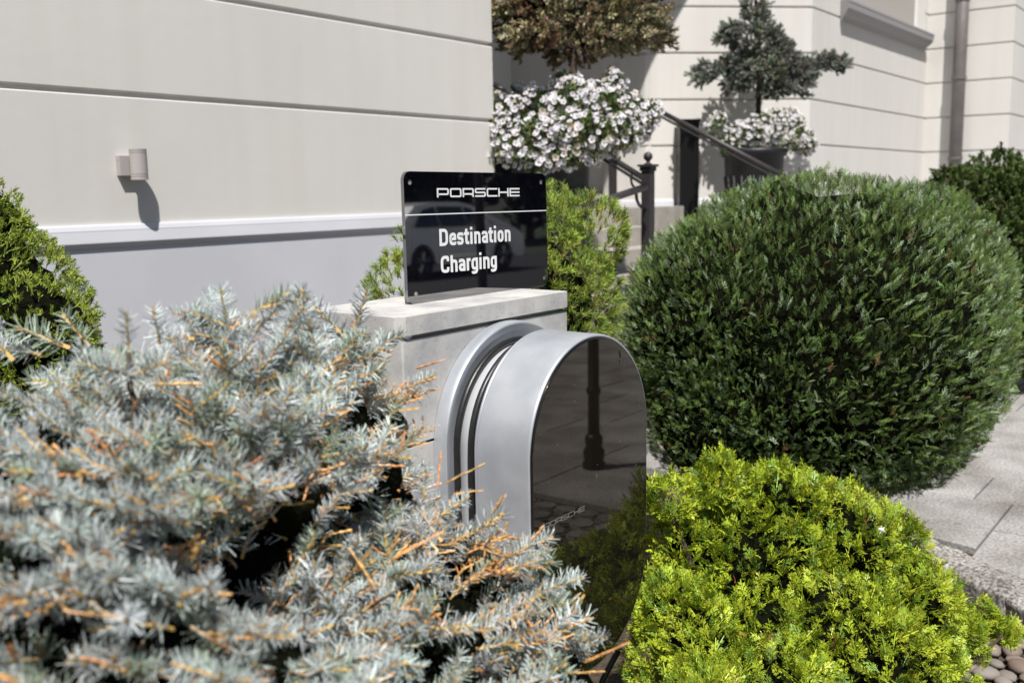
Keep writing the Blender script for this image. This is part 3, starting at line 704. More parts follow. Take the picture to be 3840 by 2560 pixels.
bm = bmesh.new(); box(bm, uc[0] - .3, uc[0] + .9, uc[1] - .28, uc[1] + .28, 0, .799); tag(obj('stone_ledge', bm, M['step'], bevel=.01), 'pale stone ledge carrying the black planter box', 'ledge')
bm = bmesh.new(); box(bm, u1c[0] - .33, u1c[0] + .33, u1c[1] - .33, u1c[1] + .33, 0, .799); tag(obj('pedestal', bm, M['step'], bevel=.01), 'pale stone pedestal under the urn with the large petunias', 'pedestal')
bm = bmesh.new(); box(bm, u2c[0] - .36, u2c[0] + .36, u2c[1] - .36, u2c[1] + .36, 0, .719); tag(obj('pedestal', bm, M['step'], bevel=.01), 'pale stone pedestal under the right hand urn', 'pedestal')

rng = np.random.default_rng(5)
tuftp = [brush(rng, L=.05, n=22, nl=.017, nw=.0035, ang=(35, 75), tw=.004) for _ in range(3)]
def crown(name, lumps, n, tint, alt, altp, parent, trunkc, twig, sc=(.8, 1.4), flat=.5, amp=.07, altf=None):
    P, N = lumps.sample(n, rng, amp=amp, freq=5, back=.7, inner=.35)
    out = nrm(P - trunkc) * np.array([1, 1, .2]); D_ = nrm(N * .5 + nrm(out) * .8 + rng.normal(0, .35, P.shape) - np.array([0, 0, .1]))
    T = tintvar(tint, n, rng, .25, .1)
    if alt is not None:
        ns = np.array([mnoise.noise(Vector(p * 3.1)) for p in P]) + (altf(P) if altf else 0); k = ns > altp; T[k] = tintvar(alt, int(k.sum()), rng, .3, .15)
    ps = []
    for i, pt_ in enumerate(tuftp):
        s_ = slice(i, None, 3); fr = frames(D_[s_], np.array([0, 0, 1.]) + rng.normal(0, .2, D_[s_].shape)); ps.append(inst(pt_, P[s_], fr, rng.uniform(*sc, len(P[s_])), T[s_], twig))
    return quads(name, ps, M['needle'], parent)
# brown spruce on a stem
t1 = thing('potted_spruce', 'browning spruce on a bare stem rising from the petunias in the large urn', 'tree', (u1c[0], u1c[1], 1.7))
tc1 = atD(2155, 180, 6.95)
bm = bmesh.new(); b0 = atD(2150, 500, 6.9); b1 = atD(2152, 260, 6.95); b2 = atD(2160, 60, 6.95); b3 = atD(2150, -200, 6.95)
tube(bm, [tuple(b) for b in (b0, b1, b2, b3)], [.03, .022, .02, .012], 8); obj('trunk', bm, M['bark'], t1, smooth=True)
L1 = Lumps([(2150, 60, 7.0, .2, .5), (1990, 10, 6.7, .2, .4), (1930, 80, 6.8, .14, .45), (2010, 130, 6.6, .17, .35), (2080, 170, 7.0, .12, .6), (2170, 160, 7.0, .14, .6), (1960, 170, 6.9, .1, .5), (2250, 140, 7.0, .2, .4), (2350, 120, 7.1, .22, .35), (2430, 150, 7.2, .12, .5),
            (2310, 40, 7.0, .2, .5), (2440, 40, 7.0, .1, .6), (1920, -60, 6.8, .14, .5), (2080, -80, 7, .25, .6), (2280, -90, 7, .28, .6), (2430, -60, 7, .12, .5), (2150, -260, 7, .25, .8)])
for k in range(14):
    pass
sx1 = CM[0]
crown('crown', L1, 2100, (.40, .38, .22), (.24, .165, .095), .16, t1, tc1, (.16, .09, .05), sc=(1.4, 2.3), amp=.09, altf=lambda P: .10 - np.abs((P - tc1) @ sx1 - .05) * .8)
L1.core('inner_shade', .55, M['shade_black'], t1)
bm = bmesh.new()
for k in range(len(L1.c)): tube(bm, [tuple(tc1 + (L1.c[k] - tc1) * .05), tuple(L1.c[k])], [.012, .005], 5)
obj('branch', bm, M['bark'], t1)
# grey green spruce on a stem
t2 = thing('potted_spruce', 'grey green tiered spruce on a thin stem in the right hand urn', 'tree', (u2c[0], u2c[1], 1.8))
tc2 = atD(2835, 200, 10.4)
bm = bmesh.new(); tube(bm, [tuple(atD(2842, 560, 10.4)), tuple(atD(2845, 320, 10.4)), tuple(atD(2835, 50, 10.4)), tuple(atD(2830, -150, 10.4))], [.035, .028, .02, .008], 8); obj('trunk', bm, M['bark'], t2, smooth=True)
L2 = Lumps([(2832, -60, 10.4, .1, 1.4), (2825, 30, 10.4, .13, .9), (2835, 85, 10.4, .14, .8), (2745, 110, 10.3, .12, .55), (2712, 140, 10.3, .08, .6), (2800, 140, 10.3, .17, .7), (2880, 130, 10.4, .13, .6), (2930, 165, 10.3, .09, .6),
            (2850, 200, 10.4, .2, .6), (2940, 225, 10.3, .17, .5), (2760, 245, 10.4, .19, .45), (2670, 265, 10.3, .14, .5), (2625, 285, 10.3, .07, .7), (2870, 265, 10.3, .24, .5), (3000, 265, 10.3, .17, .5), (3080, 225, 10.3, .15, .45), (3140, 235, 10.3, .1, .6), (3000, 330, 10.3, .1, .6), (2780, 310, 10.4, .15, .5), (2900, 330, 10.3, .16, .5)])
L2.r *= .88
crown('crown', L2, 2200, (.23, .27, .225), (.28, .33, .25), .15, t2, tc2, (.1, .07, .05), sc=(1.1, 1.9), amp=.06)
bm = bmesh.new()
for k in range(len(L2.c)): tube(bm, [tuple(tc2 + (L2.c[k] - tc2) * .05), tuple(L2.c[k])], [.014, .005], 5)
obj('branch', bm, M['bark'], t2)

# petunias
def flowerp(rng):
    V, C, K = [], [], []
    for i in range(5):
        a0, a1 = i * 2 * math.pi / 5 + .06, (i + 1) * 2 * math.pi / 5 - .06; am = (a0 + a1) / 2; r_ = rng.uniform(.85, 1.05)
        c = np.array([0, 0, -.35]); p = lambda a, q: np.array([math.cos(a) * q, math.sin(a) * q, rng.uniform(-.12, .16)])
        V.append(np.array([c + p(am, .05) * [1, 1, 0], p(a0, r_ * .92), p(am, r_ * 1.02), p(a1, r_ * .92)])); C.append(rng.uniform(.92, 1.05)); K.append(0)
    for i in range(5):
        a0, a1 = i * 2 * math.pi / 5, (i + 1) * 2 * math.pi / 5
        q = lambda a, r, z: np.array([math.cos(a) * r, math.sin(a) * r, z])
        V.append(np.array([q(a0, .05, -.30), q(a1, .05, -.30), q(a1, .24, -.13), q(a0, .24, -.13)])); C.append(1); K.append(1)
    return np.array(V), np.array(C), np.array(K)
fl = [flowerp(rng) for _ in range(4)]
def leafp(rng):
    V = np.array([[[0, 0, 0], [-.3, .06, .5], [0, -.05, 1], [.3, .06, .5]]]); return V, np.array([1.]), np.array([0])
lf = leafp(rng)
def petunias(lumps, nfl, nlf, label, loc, hang):
    t = thing('petunia', label, 'flowers', tuple(loc))
    P, N = lumps.sample(nlf, rng, amp=.05, freq=7, back=.6, inner=.45)
    D_ = nrm(N + rng.normal(0, .6, P.shape)); T = tintvar((.085, .13, .035), nlf, rng, .35, .15, (.30, .22, .09), .08)
    quads('foliage', [inst(lf, P, frames(D_, rng.normal(size=P.shape)), rng.uniform(.028, .05, nlf), T)], M['leaf'], t)
    P, N = lumps.sample(nfl, rng, amp=.05, freq=7, back=.3)
    P = P + N * .02; fc = nrm(N * .9 + np.array([-.35, -.35, .35]) + rng.normal(0, .35, P.shape))
    T = tintvar((.86, .84, .87), nfl, rng, .08, .02, (.62, .56, .45), .07); ps = []
    for i in range(4):
        s_ = slice(i, None, 4); ps.append(inst(fl[i], P[s_], frames(fc[s_], rng.normal(size=P[s_].shape)), rng.uniform(.018, .028, len(P[s_])), T[s_], (.30, .20, .33)))
    quads('blossoms', ps, M['petal'], t)
    return t
LF1 = Lumps([(1925, 470, 6.8, .15), (2010, 440, 6.8, .19), (2130, 420, 6.8, .21), (2250, 430, 6.8, .20), (2350, 450, 6.8, .17), (2410, 440, 6.8, .1), (1900, 500, 6.7, .12), (2020, 520, 6.6, .14), (2200, 510, 6.6, .16), (2320, 510, 6.7, .12), (2070, 580, 6.6, .085), (2035, 610, 6.6, .07), (1890, 430, 6.8, .13), (1920, 560, 6.6, .10), (2140, 570, 6.6, .10),
             (1940, 360, 7.0, .08), (2290, 330, 7.0, .1), (2120, 320, 7.0, .09)])
petunias(LF1, 900, 5200, 'dense white petunias spilling over the urn beside the wall corner', u1c, 0)
LF2 = Lumps([(2700, 500, 10.1, .13), (2770, 520, 10.1, .14), (2860, 500, 10.1, .17), (2950, 500, 10.1, .17), (3005, 530, 10.1, .12), (2900, 450, 10.2, .11), (2960, 440, 10.2, .09), (2690, 450, 10.2, .06), (3020, 560, 10.1, .07), (2730, 545, 10.0, .08)])
LF2.r *= 1.08
petunias(LF2, 400, 3000, 'smaller clump of white petunias in the right hand urn', u2c, 0)

# ================================================================== pillar, sign, charger
PXL, PXR, PYF, PYB = 1.484, 2.093, 1.418, 1.70
pil = thing('stone_pillar', 'pale sawn stone pillar with a thick cap stone carrying the black sign', 'pillar', ((PXL + PXR) / 2, (PYF + PYB) / 2, -.1))
ZT = 1.2985
def chamf(bm, x0, x1, y0, y1, z0, z1, c):
    poly_prism(bm, [(x0 + c, y0), (x1 - c * .5, y0), (x1, y0 + c * .5), (x1, y1), (x0, y1), (x0, y0 + c)], z0, z1)
bm = bmesh.new(); chamf(bm, PXL - .012, PXR + .001, PYF - .006, PYB + .01, 1.2585, ZT, .018); cap = obj('cap_stone', bm, M['stone'], pil, bevel=.0016, seg=1)
zc = 1.2475; zs = 1.0245
for i, (z0, z1) in enumerate(((zs, zc), (.80, zs - .007), (.575, .793), (.35, .568), (.12, .343), (-.14, .113))):
    bm = bmesh.new(); chamf(bm, PXL, PXR, PYF, PYB, z0, z1, .004); obj('pillar_block', bm, M['stone'], pil, bevel=.0016, seg=1)
bm = bmesh.new(); box(bm, PXL + .02, PXR - .02, PYF + .018, PYB - .02, -.12, 1.2584); obj('core', bm, M['soffit'], pil)

# ---- sign: local u (0..W), v (0..H)
SW, SH = .555, .302
def outline_mesh(name, outer, holes, depth):
    cu = bpy.data.curves.new(name, 'CURVE'); cu.dimensions = '2D'; cu.fill_mode = 'BOTH'; cu.extrude = depth / 2
    for pts in [outer] + holes:
        s_ = cu.splines.new('POLY'); s_.points.add(len(pts) - 1)
        for q, (x, y) in zip(s_.points, pts): q.co = (x, y, 0, 1)
        s_.use_cyclic_u = True
    o = bpy.data.objects.new(name, cu); COL.objects.link(o)
    dg = bpy.context.evaluated_depsgraph_get(); me = bpy.data.meshes.new_from_object(o.evaluated_get(dg)); me.name = name
    bpy.data.objects.remove(o); bpy.data.curves.remove(cu); return me
def rrect(x0, x1, y0, y1, r_, n=8):
    out = []
    for cx, cy, a in ((x1 - r_, y1 - r_, 0), (x0 + r_, y1 - r_, 90), (x0 + r_, y0 + r_, 180), (x1 - r_, y0 + r_, 270)):
        for k in range(n + 1): t = R(a + 90 * k / n); out.append((cx + r_ * math.cos(t), cy + r_ * math.sin(t)))
    return out
def circ(cx, cy, r_, n=18): return [(cx + r_ * math.cos(k * 2 * math.pi / n), cy + r_ * math.sin(k * 2 * math.pi / n)) for k in range(n)]
SGN = thing('charging_sign', 'glossy black acrylic sign with white lettering standing on the pillar cap', 'sign', (1.659, 1.567, ZT))
SGN.rotation_euler = (R(-.72), R(0.35), 0)
holes = [(.020, .277), (.531, .279), (.027, .0225), (.538, .0235)]
me = outline_mesh('plate', rrect(0, SW, 0, SH, .021), [circ(a, b, .0062) for a, b in holes], .009)
me.transform(Matrix.Rotation(R(90), 4, 'X'))
# (x, y, z) -> front face at local y = -0.0045
pl = link_mesh('plate', me, M['acrylic'], SGN, world=False)
for a, b in holes:
    bm = bmesh.new(); 
    for sgn_ in (0,):
        ro = [bm.verts.new((a + .0061 * math.cos(k * math.pi / 9), -.0052, b + .0061 * math.sin(k * math.pi / 9))) for k in range(18)]
        ri = [bm.verts.new((a + .0052 * math.cos(k * math.pi / 9), -.0052, b + .0052 * math.sin(k * math.pi / 9))) for k in range(18)]
        rb = [bm.verts.new((a + .0052 * math.cos(k * math.pi / 9), .0045, b + .0052 * math.sin(k * math.pi / 9))) for k in range(18)]
        for k in range(18):
            k2 = (k + 1) % 18; bm.faces.new((ro[k], ro[k2], ri[k2], ri[k])); bm.faces.new((ri[k], ri[k2], rb[k2], rb[k]))
    obj('bolt_hole', bm, M['steel'], SGN, world=False)
bm = bmesh.new(); box(bm, .001, SW - .001, -.0049, -.0046, .2025, .2052); obj('divider_line', bm, M['letter'], SGN, world=False)

# ---- stroke lettering
def rounded(pts, r_, closed, nseg=5):
    out = []; n_ = len(pts)
    for i, p in enumerate(pts):
        if not closed and i in (0, n_ - 1): out.append(p); continue
        a, b = Vector(pts[i - 1]), Vector(pts[(i + 1) % n_]); q = Vector(p)
        rr = r_[i] if isinstance(r_, (list, tuple)) else r_
        da, db = (a - q), (b - q); k = min(rr, da.length * .49, db.length * .49)
        if k < 1e-6: out.append(p); continue
        s, e = q + da.normalized() * k, q + db.normalized() * k
        for j in range(nseg + 1):
            t = j / nseg; w_ = q * (2 * t * (1 - t)) * 1.0 + s * (1 - t) ** 2 + e * t ** 2; out.append((w_.x, w_.y))
    return out
def ribbon(bm, pts, tx, ty, closed, yoff, sx=None):
    """flat ribbon; tx / ty: stroke thickness across x / across y"""
    n_ = len(pts); L_, R_ = [], []
    for i in range(n_):
        dirs = []
        for a, b in ((i - 1, i), (i, i + 1)):
            if not closed and (a < 0 or b >= n_): continue
            v_ = Vector(pts[b % n_]) - Vector(pts[a % n_])
            if v_.length > 1e-9: dirs.append(v_.normalized())
        if not dirs: dirs = [Vector((1, 0))]
        nn = [Vector((-d.y, d.x)) for d in dirs]; m_ = sum(nn, Vector((0, 0)))
        m_ = m_.normalized() if m_.length > 1e-6 else nn[0]; k = 1 / max(.5, m_.dot(nn[0]))
        off = Vector((m_.x * tx / 2 * k, m_.y * ty / 2 * k)); p = Vector(pts[i])
        L_.append(bm.verts.new((p.x + off.x, yoff, p.y + off.y))); R_.append(bm.verts.new((p.x - off.x, yoff, p.y - off.y)))
    for i in range(n_ if closed else n_ - 1):
        j = (i + 1) % n_; bm.faces.new((L_[i], L_[j], R_[j], R_[i]))
def word_wide(bm, cells, base, H, tx, ty, y0, shear=0):
    k = 0
    for ch, (x0, x1) in cells:
        l_, r_, b, T = x0 + tx / 2, x1 - tx / 2, base + ty / 2, base + H - ty / 2; m_ = base + H * .5; q = base + H * .34; c = H * .16
        S = {'P': [([(l_, base), (l_, T), (r_, T), (r_, q), (l_, q)], [0, 0, c, c, 0], 0)], 'O': [([(l_, b), (l_, T), (r_, T), (r_, b)], c, 1)],
             'R': [([(l_, base), (l_, T), (r_, T), (r_, q), (l_, q)], [0, 0, c, c, 0], 0), ([(l_ + (r_ - l_) * .72, q), (r_, q - H * .1), (r_, base)], c, 0)],
             'S': [([(r_ + tx * .3, T), (l_, T), (l_, m_), (r_, m_), (r_, b), (l_ - tx * .3, b)], c, 0)], 'C': [([(x1, T), (l_, T), (l_, b), (x1, b)], c, 0)],
             'H': [([(l_, base), (l_, base + H)], 0, 0), ([(r_, base), (r_, base + H)], 0, 0), ([(l_, m_), (r_, m_)], 0, 0)],
             'E': [([(l_, base), (l_, base + H)], 0, 0), ([(l_, b), (x1, b)], 0, 0), ([(l_, T), (x1, T)], 0, 0), ([(l_, m_), (x1, m_)], 0, 0)]}[ch]
        for pts, rad, cl_ in S:
            ribbon(bm, rounded(pts, rad, cl_), tx, ty, cl_, y0 - .00001 * (k % 4)); k += 1
def word_cond(bm, cells, base, H, xh, t, y0):
    k = 0
    for ch, (x0, x1) in cells:
        l_, r_, b, T, xt = x0 + t / 2, x1 - t / 2, base + t * .42, base + H - t * .42, base + xh - t * .42; c = (r_ - l_) * .5; cc = (x0 + x1) / 2; tv = t * .82
        m_ = (b + xt) / 2 + t * .05; e = xh * .27; ds = base - H * .24 + t * .42
        S = {'D': [([(l_, b), (l_, T), (r_, T), (r_, b)], [0, 0, c, c], 1)],
             'C': [([(r_, T - H * .24), (r_, T), (l_, T), (l_, b), (r_, b), (r_, b + H * .24)], c, 0)],
             'e': [([(l_, m_), (r_, m_), (r_, xt), (l_, xt), (l_, b), (r_, b), (r_, b + e * .55)], [0, 0, c, c, c, c, 0], 0)],
             's': [([(r_, xt - e * .6), (r_, xt), (l_, xt), (l_, m_ + t * .0), (r_, m_ - t * .0), (r_, b), (l_, b), (l_, b + e * .6)], c * .9, 0)],
             't': [([(cc - t * .1, base + H * .93), (cc - t * .1, b), (x1, b)], c * .8, 0), ([(x0, xt), (x1, xt)], 0, 0)],
             'i': [([(cc, base), (cc, base + xh)], 0, 0), ([(cc, base + xh + t * .55), (cc, base + H * 1.03)], 0, 0)],
             'n': [([(l_, base), (l_, base + xh)], 0, 0), ([(l_, xt - .3 * t), (l_ + .3 * t, xt), (r_, xt), (r_, base)], [0, 0, c, 0], 0)],
             'h': [([(l_, base), (l_, base + H)], 0, 0), ([(l_, xt - .3 * t), (l_ + .3 * t, xt), (r_, xt), (r_, base)], [0, 0, c, 0], 0)],
             'r': [([(l_, base), (l_, base + xh)], 0, 0), ([(l_, xt - .4 * t), (l_ + .5 * t, xt), (x1, xt)], 0, 0)],
             'o': [([(l_, b), (l_, xt), (r_, xt), (r_, b)], c, 1)],
             'a': [([(l_, xt - e * .6), (l_, xt), (r_, xt), (r_, base)], [0, c, c, 0], 0), ([(r_, m_), (l_, m_), (l_, b), (r_, b)], [0, c * .8, c * .8, 0], 1)],
             'g': [([(l_, b), (l_, xt), (r_, xt), (r_, b)], [c, c, 0, c * .6], 1), ([(r_, xt), (r_, ds), (l_, ds), (l_, ds + e * .45)], [0, c, c, 0], 0)]}[ch]
        for pts, rad, cl_ in S:
            ribbon(bm, rounded(pts, rad, cl_), t, tv, cl_, y0 - .00001 * (k % 4)); k += 1
W1 = [(c, (.1115 + i * .0468, .1115 + i * .0468 + .0428)) for i, c in enumerate('PORSCHE')]
bm = bmesh.new(); word_wide(bm, W1, .2425, .0215, .0056, .0039, -.0047); obj('wordmark', bm, M['letter'], SGN, world=False)
D1 = list(zip('Destination', [(.115, .146), (.151, .176), (.1795, .2035), (.2055, .225), (.2285, .2385), (.2445, .269), (.2745, .2985), (.3005, .3195), (.323, .3325), (.338, .3625), (.368, .392)]))
bm = bmesh.new(); word_cond(bm, D1, .1285, .0405, .0300, .0088, -.0047); obj('lettering', bm, M['letter'], SGN, world=False)
D2 = list(zip('Charging', [(.117, .1475), (.1525, .178), (.183, .2075), (.2125, .228), (.231, .2565), (.2615, .271), (.277, .3025), (.307, .332)]))
bm = bmesh.new(); word_cond(bm, D2, .0645, .0405, .0300, .0088, -.0047); obj('lettering', bm, M['letter'], SGN, world=False)

# ---- charger
CX, HW, ZC0, ZC1 = 1.829, .243, .700, .994      # centre x, half width, straight part from ZC0 to ZC1
YF_, YBK = 1.172, 1.315
def stadium(r_, n=40):
    out = []
    for k in range(n + 1): t = math.pi * k / n; out.append((CX + r_ * math.cos(t), ZC1 + r_ * math.sin(t)))
    for k in range(n + 1): t = math.pi + math.pi * k / n; out.append((CX + r_ * math.cos(t), ZC0 + r_ * math.sin(t)))
    return out
def sweep(name, prof, material, parent, smooth=True, capf=False, capb=False):
    """prof: list of (radius, y)"""
    bm = bmesh.new(); rows = [[bm.verts.new((x, y, z)) for x, z in stadium(r_)] for r_, y in prof]; n_ = len(rows[0])
    for i in range(len(rows) - 1):
        for k in range(n_): bm.faces.new((rows[i][k], rows[i][(k + 1) % n_], rows[i + 1][(k + 1) % n_], rows[i + 1][k]))
    if capf: bm.faces.new(rows[0])
    if capb: bm.faces.new(rows[-1][::-1])
    o = obj(name, bm, material, parent, smooth)
    return o
ch = thing('wall_charger', 'tall oval electric car charger of brushed aluminium with a black glass front', 'charger', (CX, PYF, .45))
sweep('housing', [(HW - .012, YF_ + .012), (HW - .0065, YF_ + .002), (HW - .0035, YF_ + .0005), (HW - .001, YF_ + .003), (HW, YF_ + .0075), (HW, YF_ + .03), (HW, YBK - .006)], M['alu'], ch)
sweep('rear_trim', [(HW, YBK - .0055), (HW + .0012, YBK - .005), (HW + .0012, YBK), (HW - .004, YBK + .002), (.03, YBK + .003)], M['alu'], ch)
sweep('front_glass', [(HW - .0078, YF_ + .010), (HW - .0078, YF_ - .001), (HW - .0088, YF_ - .0024), (HW - .0102, YF_ - .003)], M['frontglass'], ch, capf=False, smooth=True)
bm = bmesh.new(); ring = [bm.verts.new((x, YF_ - .003, z)) for x, z in stadium(HW - .0102)]; bm.faces.new(ring); obj('front_glass', bm, M['frontglass'], ch)
sweep('cable_drum', [(.19, YBK + .001), (.206, YBK + .004), (.206, PYF - .020), (.203, PYF - .0185)], M['drum'], ch)
sweep('drum_joint', [(.2065, PYF - .0195), (.2085, PYF - .0192)], M['black_iron'], ch)
sweep('wall_flange', [(.209, PYF - .022), (.214, PYF - .023), (.235, PYF - .026), (.252, PYF - .034), (.2555, PYF - .0345), (.258, PYF - .031), (.259, PYF - .02), (.259, PYF - .001)], M['alu'], ch)
for yy, rr, ph in ((atX(1712, 1650, 1.614)[1], .2145, 0), (atX(1765, 1650, 1.614)[1], .2146, 0)):
    pts = [(x, yy + .002 * math.sin(i * .21 + ph), z) for i, (x, z) in enumerate(stadium(rr, 30))]
    pts = pts + [pts[0]]
    bm = bmesh.new(); tube(bm, pts, .0078, 12, caps=False); tag(obj('charging_cable', bm, M['rubber'], smooth=True), 'black charging cable turn wound on the drum, ' + ('nearer the stone pillar' if rr < .21455 else 'nearer the glass front'), 'cable', 'charging cable turns')
tail = [tuple(atY(x, y, 1.30 + k * .0)) for k, (x, y) in enumerate(((2318, 2440), (2290, 2490), (2262, 2545), (2235, 2620), (2200, 2720), (2160, 2850)))]
bm = bmesh.new(); tube(bm, tail, .008, 10); tag(obj('supply_cable', bm, M['rubber'], smooth=True), 'thin black cable hanging below the oval charger', 'cable')
g0 = atY(2041, 1982, YF_ - .003); g1 = atY(2195, 1912, YF_ - .003)
ww = (g1[0] - g0[0]); cw = ww / 7
bm = bmesh.new(); word_wide(bm, [(c, (g0[0] + i * cw, g0[0] + i * cw + cw * .88)) for i, c in enumerate('PORSCHE')], g0[2] - .001, .0105, .0021, .0013, YF_ - .0032); obj('wordmark', bm, M['letter_dim'], ch)
bm = bmesh.new()
for px_, py_, s_ in ((2325, 1328, .006), (2323, 1357, .0028)):
    q = atY(px_, py_, YF_ - .0033)
    bm.faces.new([bm.verts.new((q[0] + a * s_, YF_ - .0033, q[2] + b * s_ * 1.6)) for a, b in ((-1, .7), (0, 1), (1, -.7), (.1, -1))])
obj('glass_mark', bm, M['black_iron'], ch)

# ================================================================== shrubs
rngs = np.random.default_rng(21)
# ---- clipped round shrub
gb = thing('round_shrub', 'large dark green shrub clipped into a ball beside the pavement', 'shrub', (3.65, 1.37, -.1))
bc_ = atD(3052, 1262, 3.74)
BL = Lumps([(3052, 1262, 3.74, .70)]); BL.r[0] = (.70, .70, .615)
BL.c = np.vstack([BL.c, atD(2760, 1210, 3.66), atD(3380, 1100, 3.9), atD(3300, 1480, 3.8), atD(2800, 1480, 3.66)]); BL.r = np.vstack([BL.r, [.44, .44, .42], [.42, .42, .44], [.4, .4, .38], [.40, .40, .42]])
BL.core('inner_shade', .89, M['shade_black'], gb)
ferns_s = [fern(rngs, nb=3, sub=1, wd=.030, curl=.30, ang=30) for _ in range(4)]
n_ = 25000
P, N = BL.sample(n_, rngs, amp=.026, freq=13, back=.25, inner=.10, inside=.86)
upv = np.array([0, 0, 1.])
grow = nrm(N * .75 + upv * .65 + rngs.normal(0, .26, P.shape) + .35 * np.array([Vector(mnoise.noise_vector(Vector(p * 8))) for p in P]))
Tt = tintvar((.13, .20, .05), n_, rngs, .45, .10, (.26, .35, .20), .2)
k = rngs.random(n_) < .012; Tt[k] = tintvar((.22, .13, .06), int(k.sum()), rngs, .3)
ps = []
for i in range(4):
    s_ = slice(i, None, 4); ps.append(inst(ferns_s[i], P[s_] - grow[s_] * .022, frames(grow[s_], nrm(np.cross(grow[s_], upv) + rngs.normal(0, .7, P[s_].shape))), rngs.uniform(.022, .044, len(P[s_])), Tt[s_]))
quads('foliage', ps, M['leaf'], gb)
bm = bmesh.new(); tube(bm, [(bc_[0], bc_[1], -.15), (bc_[0], bc_[1], bc_[2])], .05, 8); obj('trunk', bm, M['bark'], gb)

# ---- yellow green cypress in front
yt = thing('golden_cypress', 'bright yellow green spreading cypress with flat sprays, right of the charger', 'shrub', (2.4, .9, -.1))
YL = Lumps([(2850, 2150, 2.9, .27), (2700, 1810, 2.85, .10), (2940, 1890, 2.85, .13), (3150, 2050, 2.85, .18), (3090, 2420, 2.7, .22), (3200, 2290, 2.8, .17), (3350, 2030, 3.0, .10), (3370, 2280, 2.85, .18), (3250, 2560, 2.6, .22), (3520, 2360, 2.98, .10), (3450, 2170, 3.0, .07), (3715, 2310, 3.05, .055), (3640, 2380, 3.0, .06), (3780, 2360, 3.05, .05), (2640, 2640, 2.3, .12), (2900, 2700, 2.45, .2), (2700, 2540, 2.6, .12), (2490, 1860, 2.8, .07), (2620, 2080, 2.85, .14),
            (2470, 2700, 2.35, .08), (3480, 2520, 2.8, .12), (2540, 2300, 2.72, .13), (2500, 2480, 2.68, .12), (2640, 2420, 2.6, .14), (2860, 2470, 2.65, .2)])
def off_charger(p): return ~((p[:, 0] < CX + HW + .015) & (p[:, 1] > YF_ - .035)) 
YL.pw = 1.6
YC = Lumps([(0, 0, 1, .1)]); yk = YL.r[:, 0] > .125; YC.c = YL.c[yk]; YC.r = YL.r[yk] - .05
YC.core('inner_shade', 1, M['shade_black'], yt, zmin=-.09)
ferns_b = [fern(rngs, nb=3, sub=2, wd=.036, curl=.40, ang=44) for _ in range(5)]
n_ = 12000
P, N = YL.sample(n_, rngs, amp=.038, freq=10, back=.5, inner=.22, zmin=-.08, keep=off_charger)
cl_ = np.array([Vector(mnoise.noise_vector(Vector(p * 11))) for p in P])
grow = nrm(N * .8 + upv * .55 + cl_ * 1.0 + rngs.normal(0, .22, P.shape))
Tt = tintvar((.33, .405, .028), n_, rngs, .28, .07, (.17, .27, .035), .22)
k = rngs.random(n_) < .004; Tt[k] = tintvar((.30, .13, .06), int(k.sum()), rngs, .3)
ps = []
for i in range(5):
    s_ = slice(i, None, 5); hint = nrm(upv + N[s_] * .6 + rngs.normal(0, .45, P[s_].shape)); ps.append(inst(ferns_b[i], P[s_] - grow[s_] * .03, frames(grow[s_], hint), rngs.uniform(.030, .054, len(P[s_])), Tt[s_]))
quads('foliage', ps, M['leaf'], yt)
bm = bmesh.new()
for k in range(len(YL.c)): tube(bm, [(2.35, .88, -.1), tuple(YL.c[k])], [.018, .006], 6)
obj('branch', bm, M['bark'], yt)
# stray white flower-like leaf caught in the cypress
lc = atD(3305, 1985, 2.55)
bm = bmesh.new(); pts = []
for k in range(12):
    a = k * math.pi / 6; r_ = random.uniform(.004, .013); pts.append(bm.verts.new((lc[0] + r_ * math.cos(a) * .6, lc[1] - r_ * math.cos(a) * .6, lc[2] + r_ * math.sin(a) * 1.2)))
cvt = bm.verts.new((lc[0] - .004, lc[1] - .004, lc[2]))
for k in range(12): bm.faces.new((pts[k], pts[(k + 1) % 12], cvt))
tag(obj('fallen_petal', bm, M['frame_white']), 'small ragged white petal caught in the yellow green cypress', 'petal')

# ---- golden dwarf pine behind the pillar
mp_ = thing('dwarf_pine', 'light green dwarf pine with tufted needles behind the stone pillar', 'shrub', (2.6, 2.1, -.1))
ML = Lumps([(1900, 1150, 3.3, .35), (1570, 1130, 3.25, .165), (1640, 970, 3.3, .13), (2180, 895, 3.3, .14), (2190, 1100, 3.3, .12), (2060, 880, 3.4, .14)])
ML.c = np.vstack([ML.c, [2.75, 2.2, .55]]); ML.r = np.vstack([ML.r, [.4, .4, .4]])
ML.core('inner_shade', .78, M['shade_black'], mp_, minr=.2)
pine = [brush(rngs, L=.024, n=30, nl=.027, nw=.0010, ang=(18, 62), tw=.0022, up=0) for _ in range(3)]
n_ = 4600
def off_pillar(p): return ~((p[:, 0] < PXR + .03) & (p[:, 0] > PXL - .03) & (p[:, 1] < PYB + .04))
P, N = ML.sample(n_, rngs, amp=.03, freq=9, back=.35, inner=.15, keep=off_pillar)
grow = nrm(N * .8 + upv * .7 + rngs.normal(0, .25, P.shape))
Tt = tintvar((.34, .45, .07), n_, rngs, .22, .1, (.17, .27, .05), .3)
ps = [inst(pine[i], P[i::3], frames(grow[i::3], rngs.normal(size=P[i::3].shape)), rngs.uniform(.7, 1.0, len(P[i::3])), Tt[i::3], (.3, .2, .1)) for i in range(3)]
quads('foliage', ps, M['needle'], mp_)

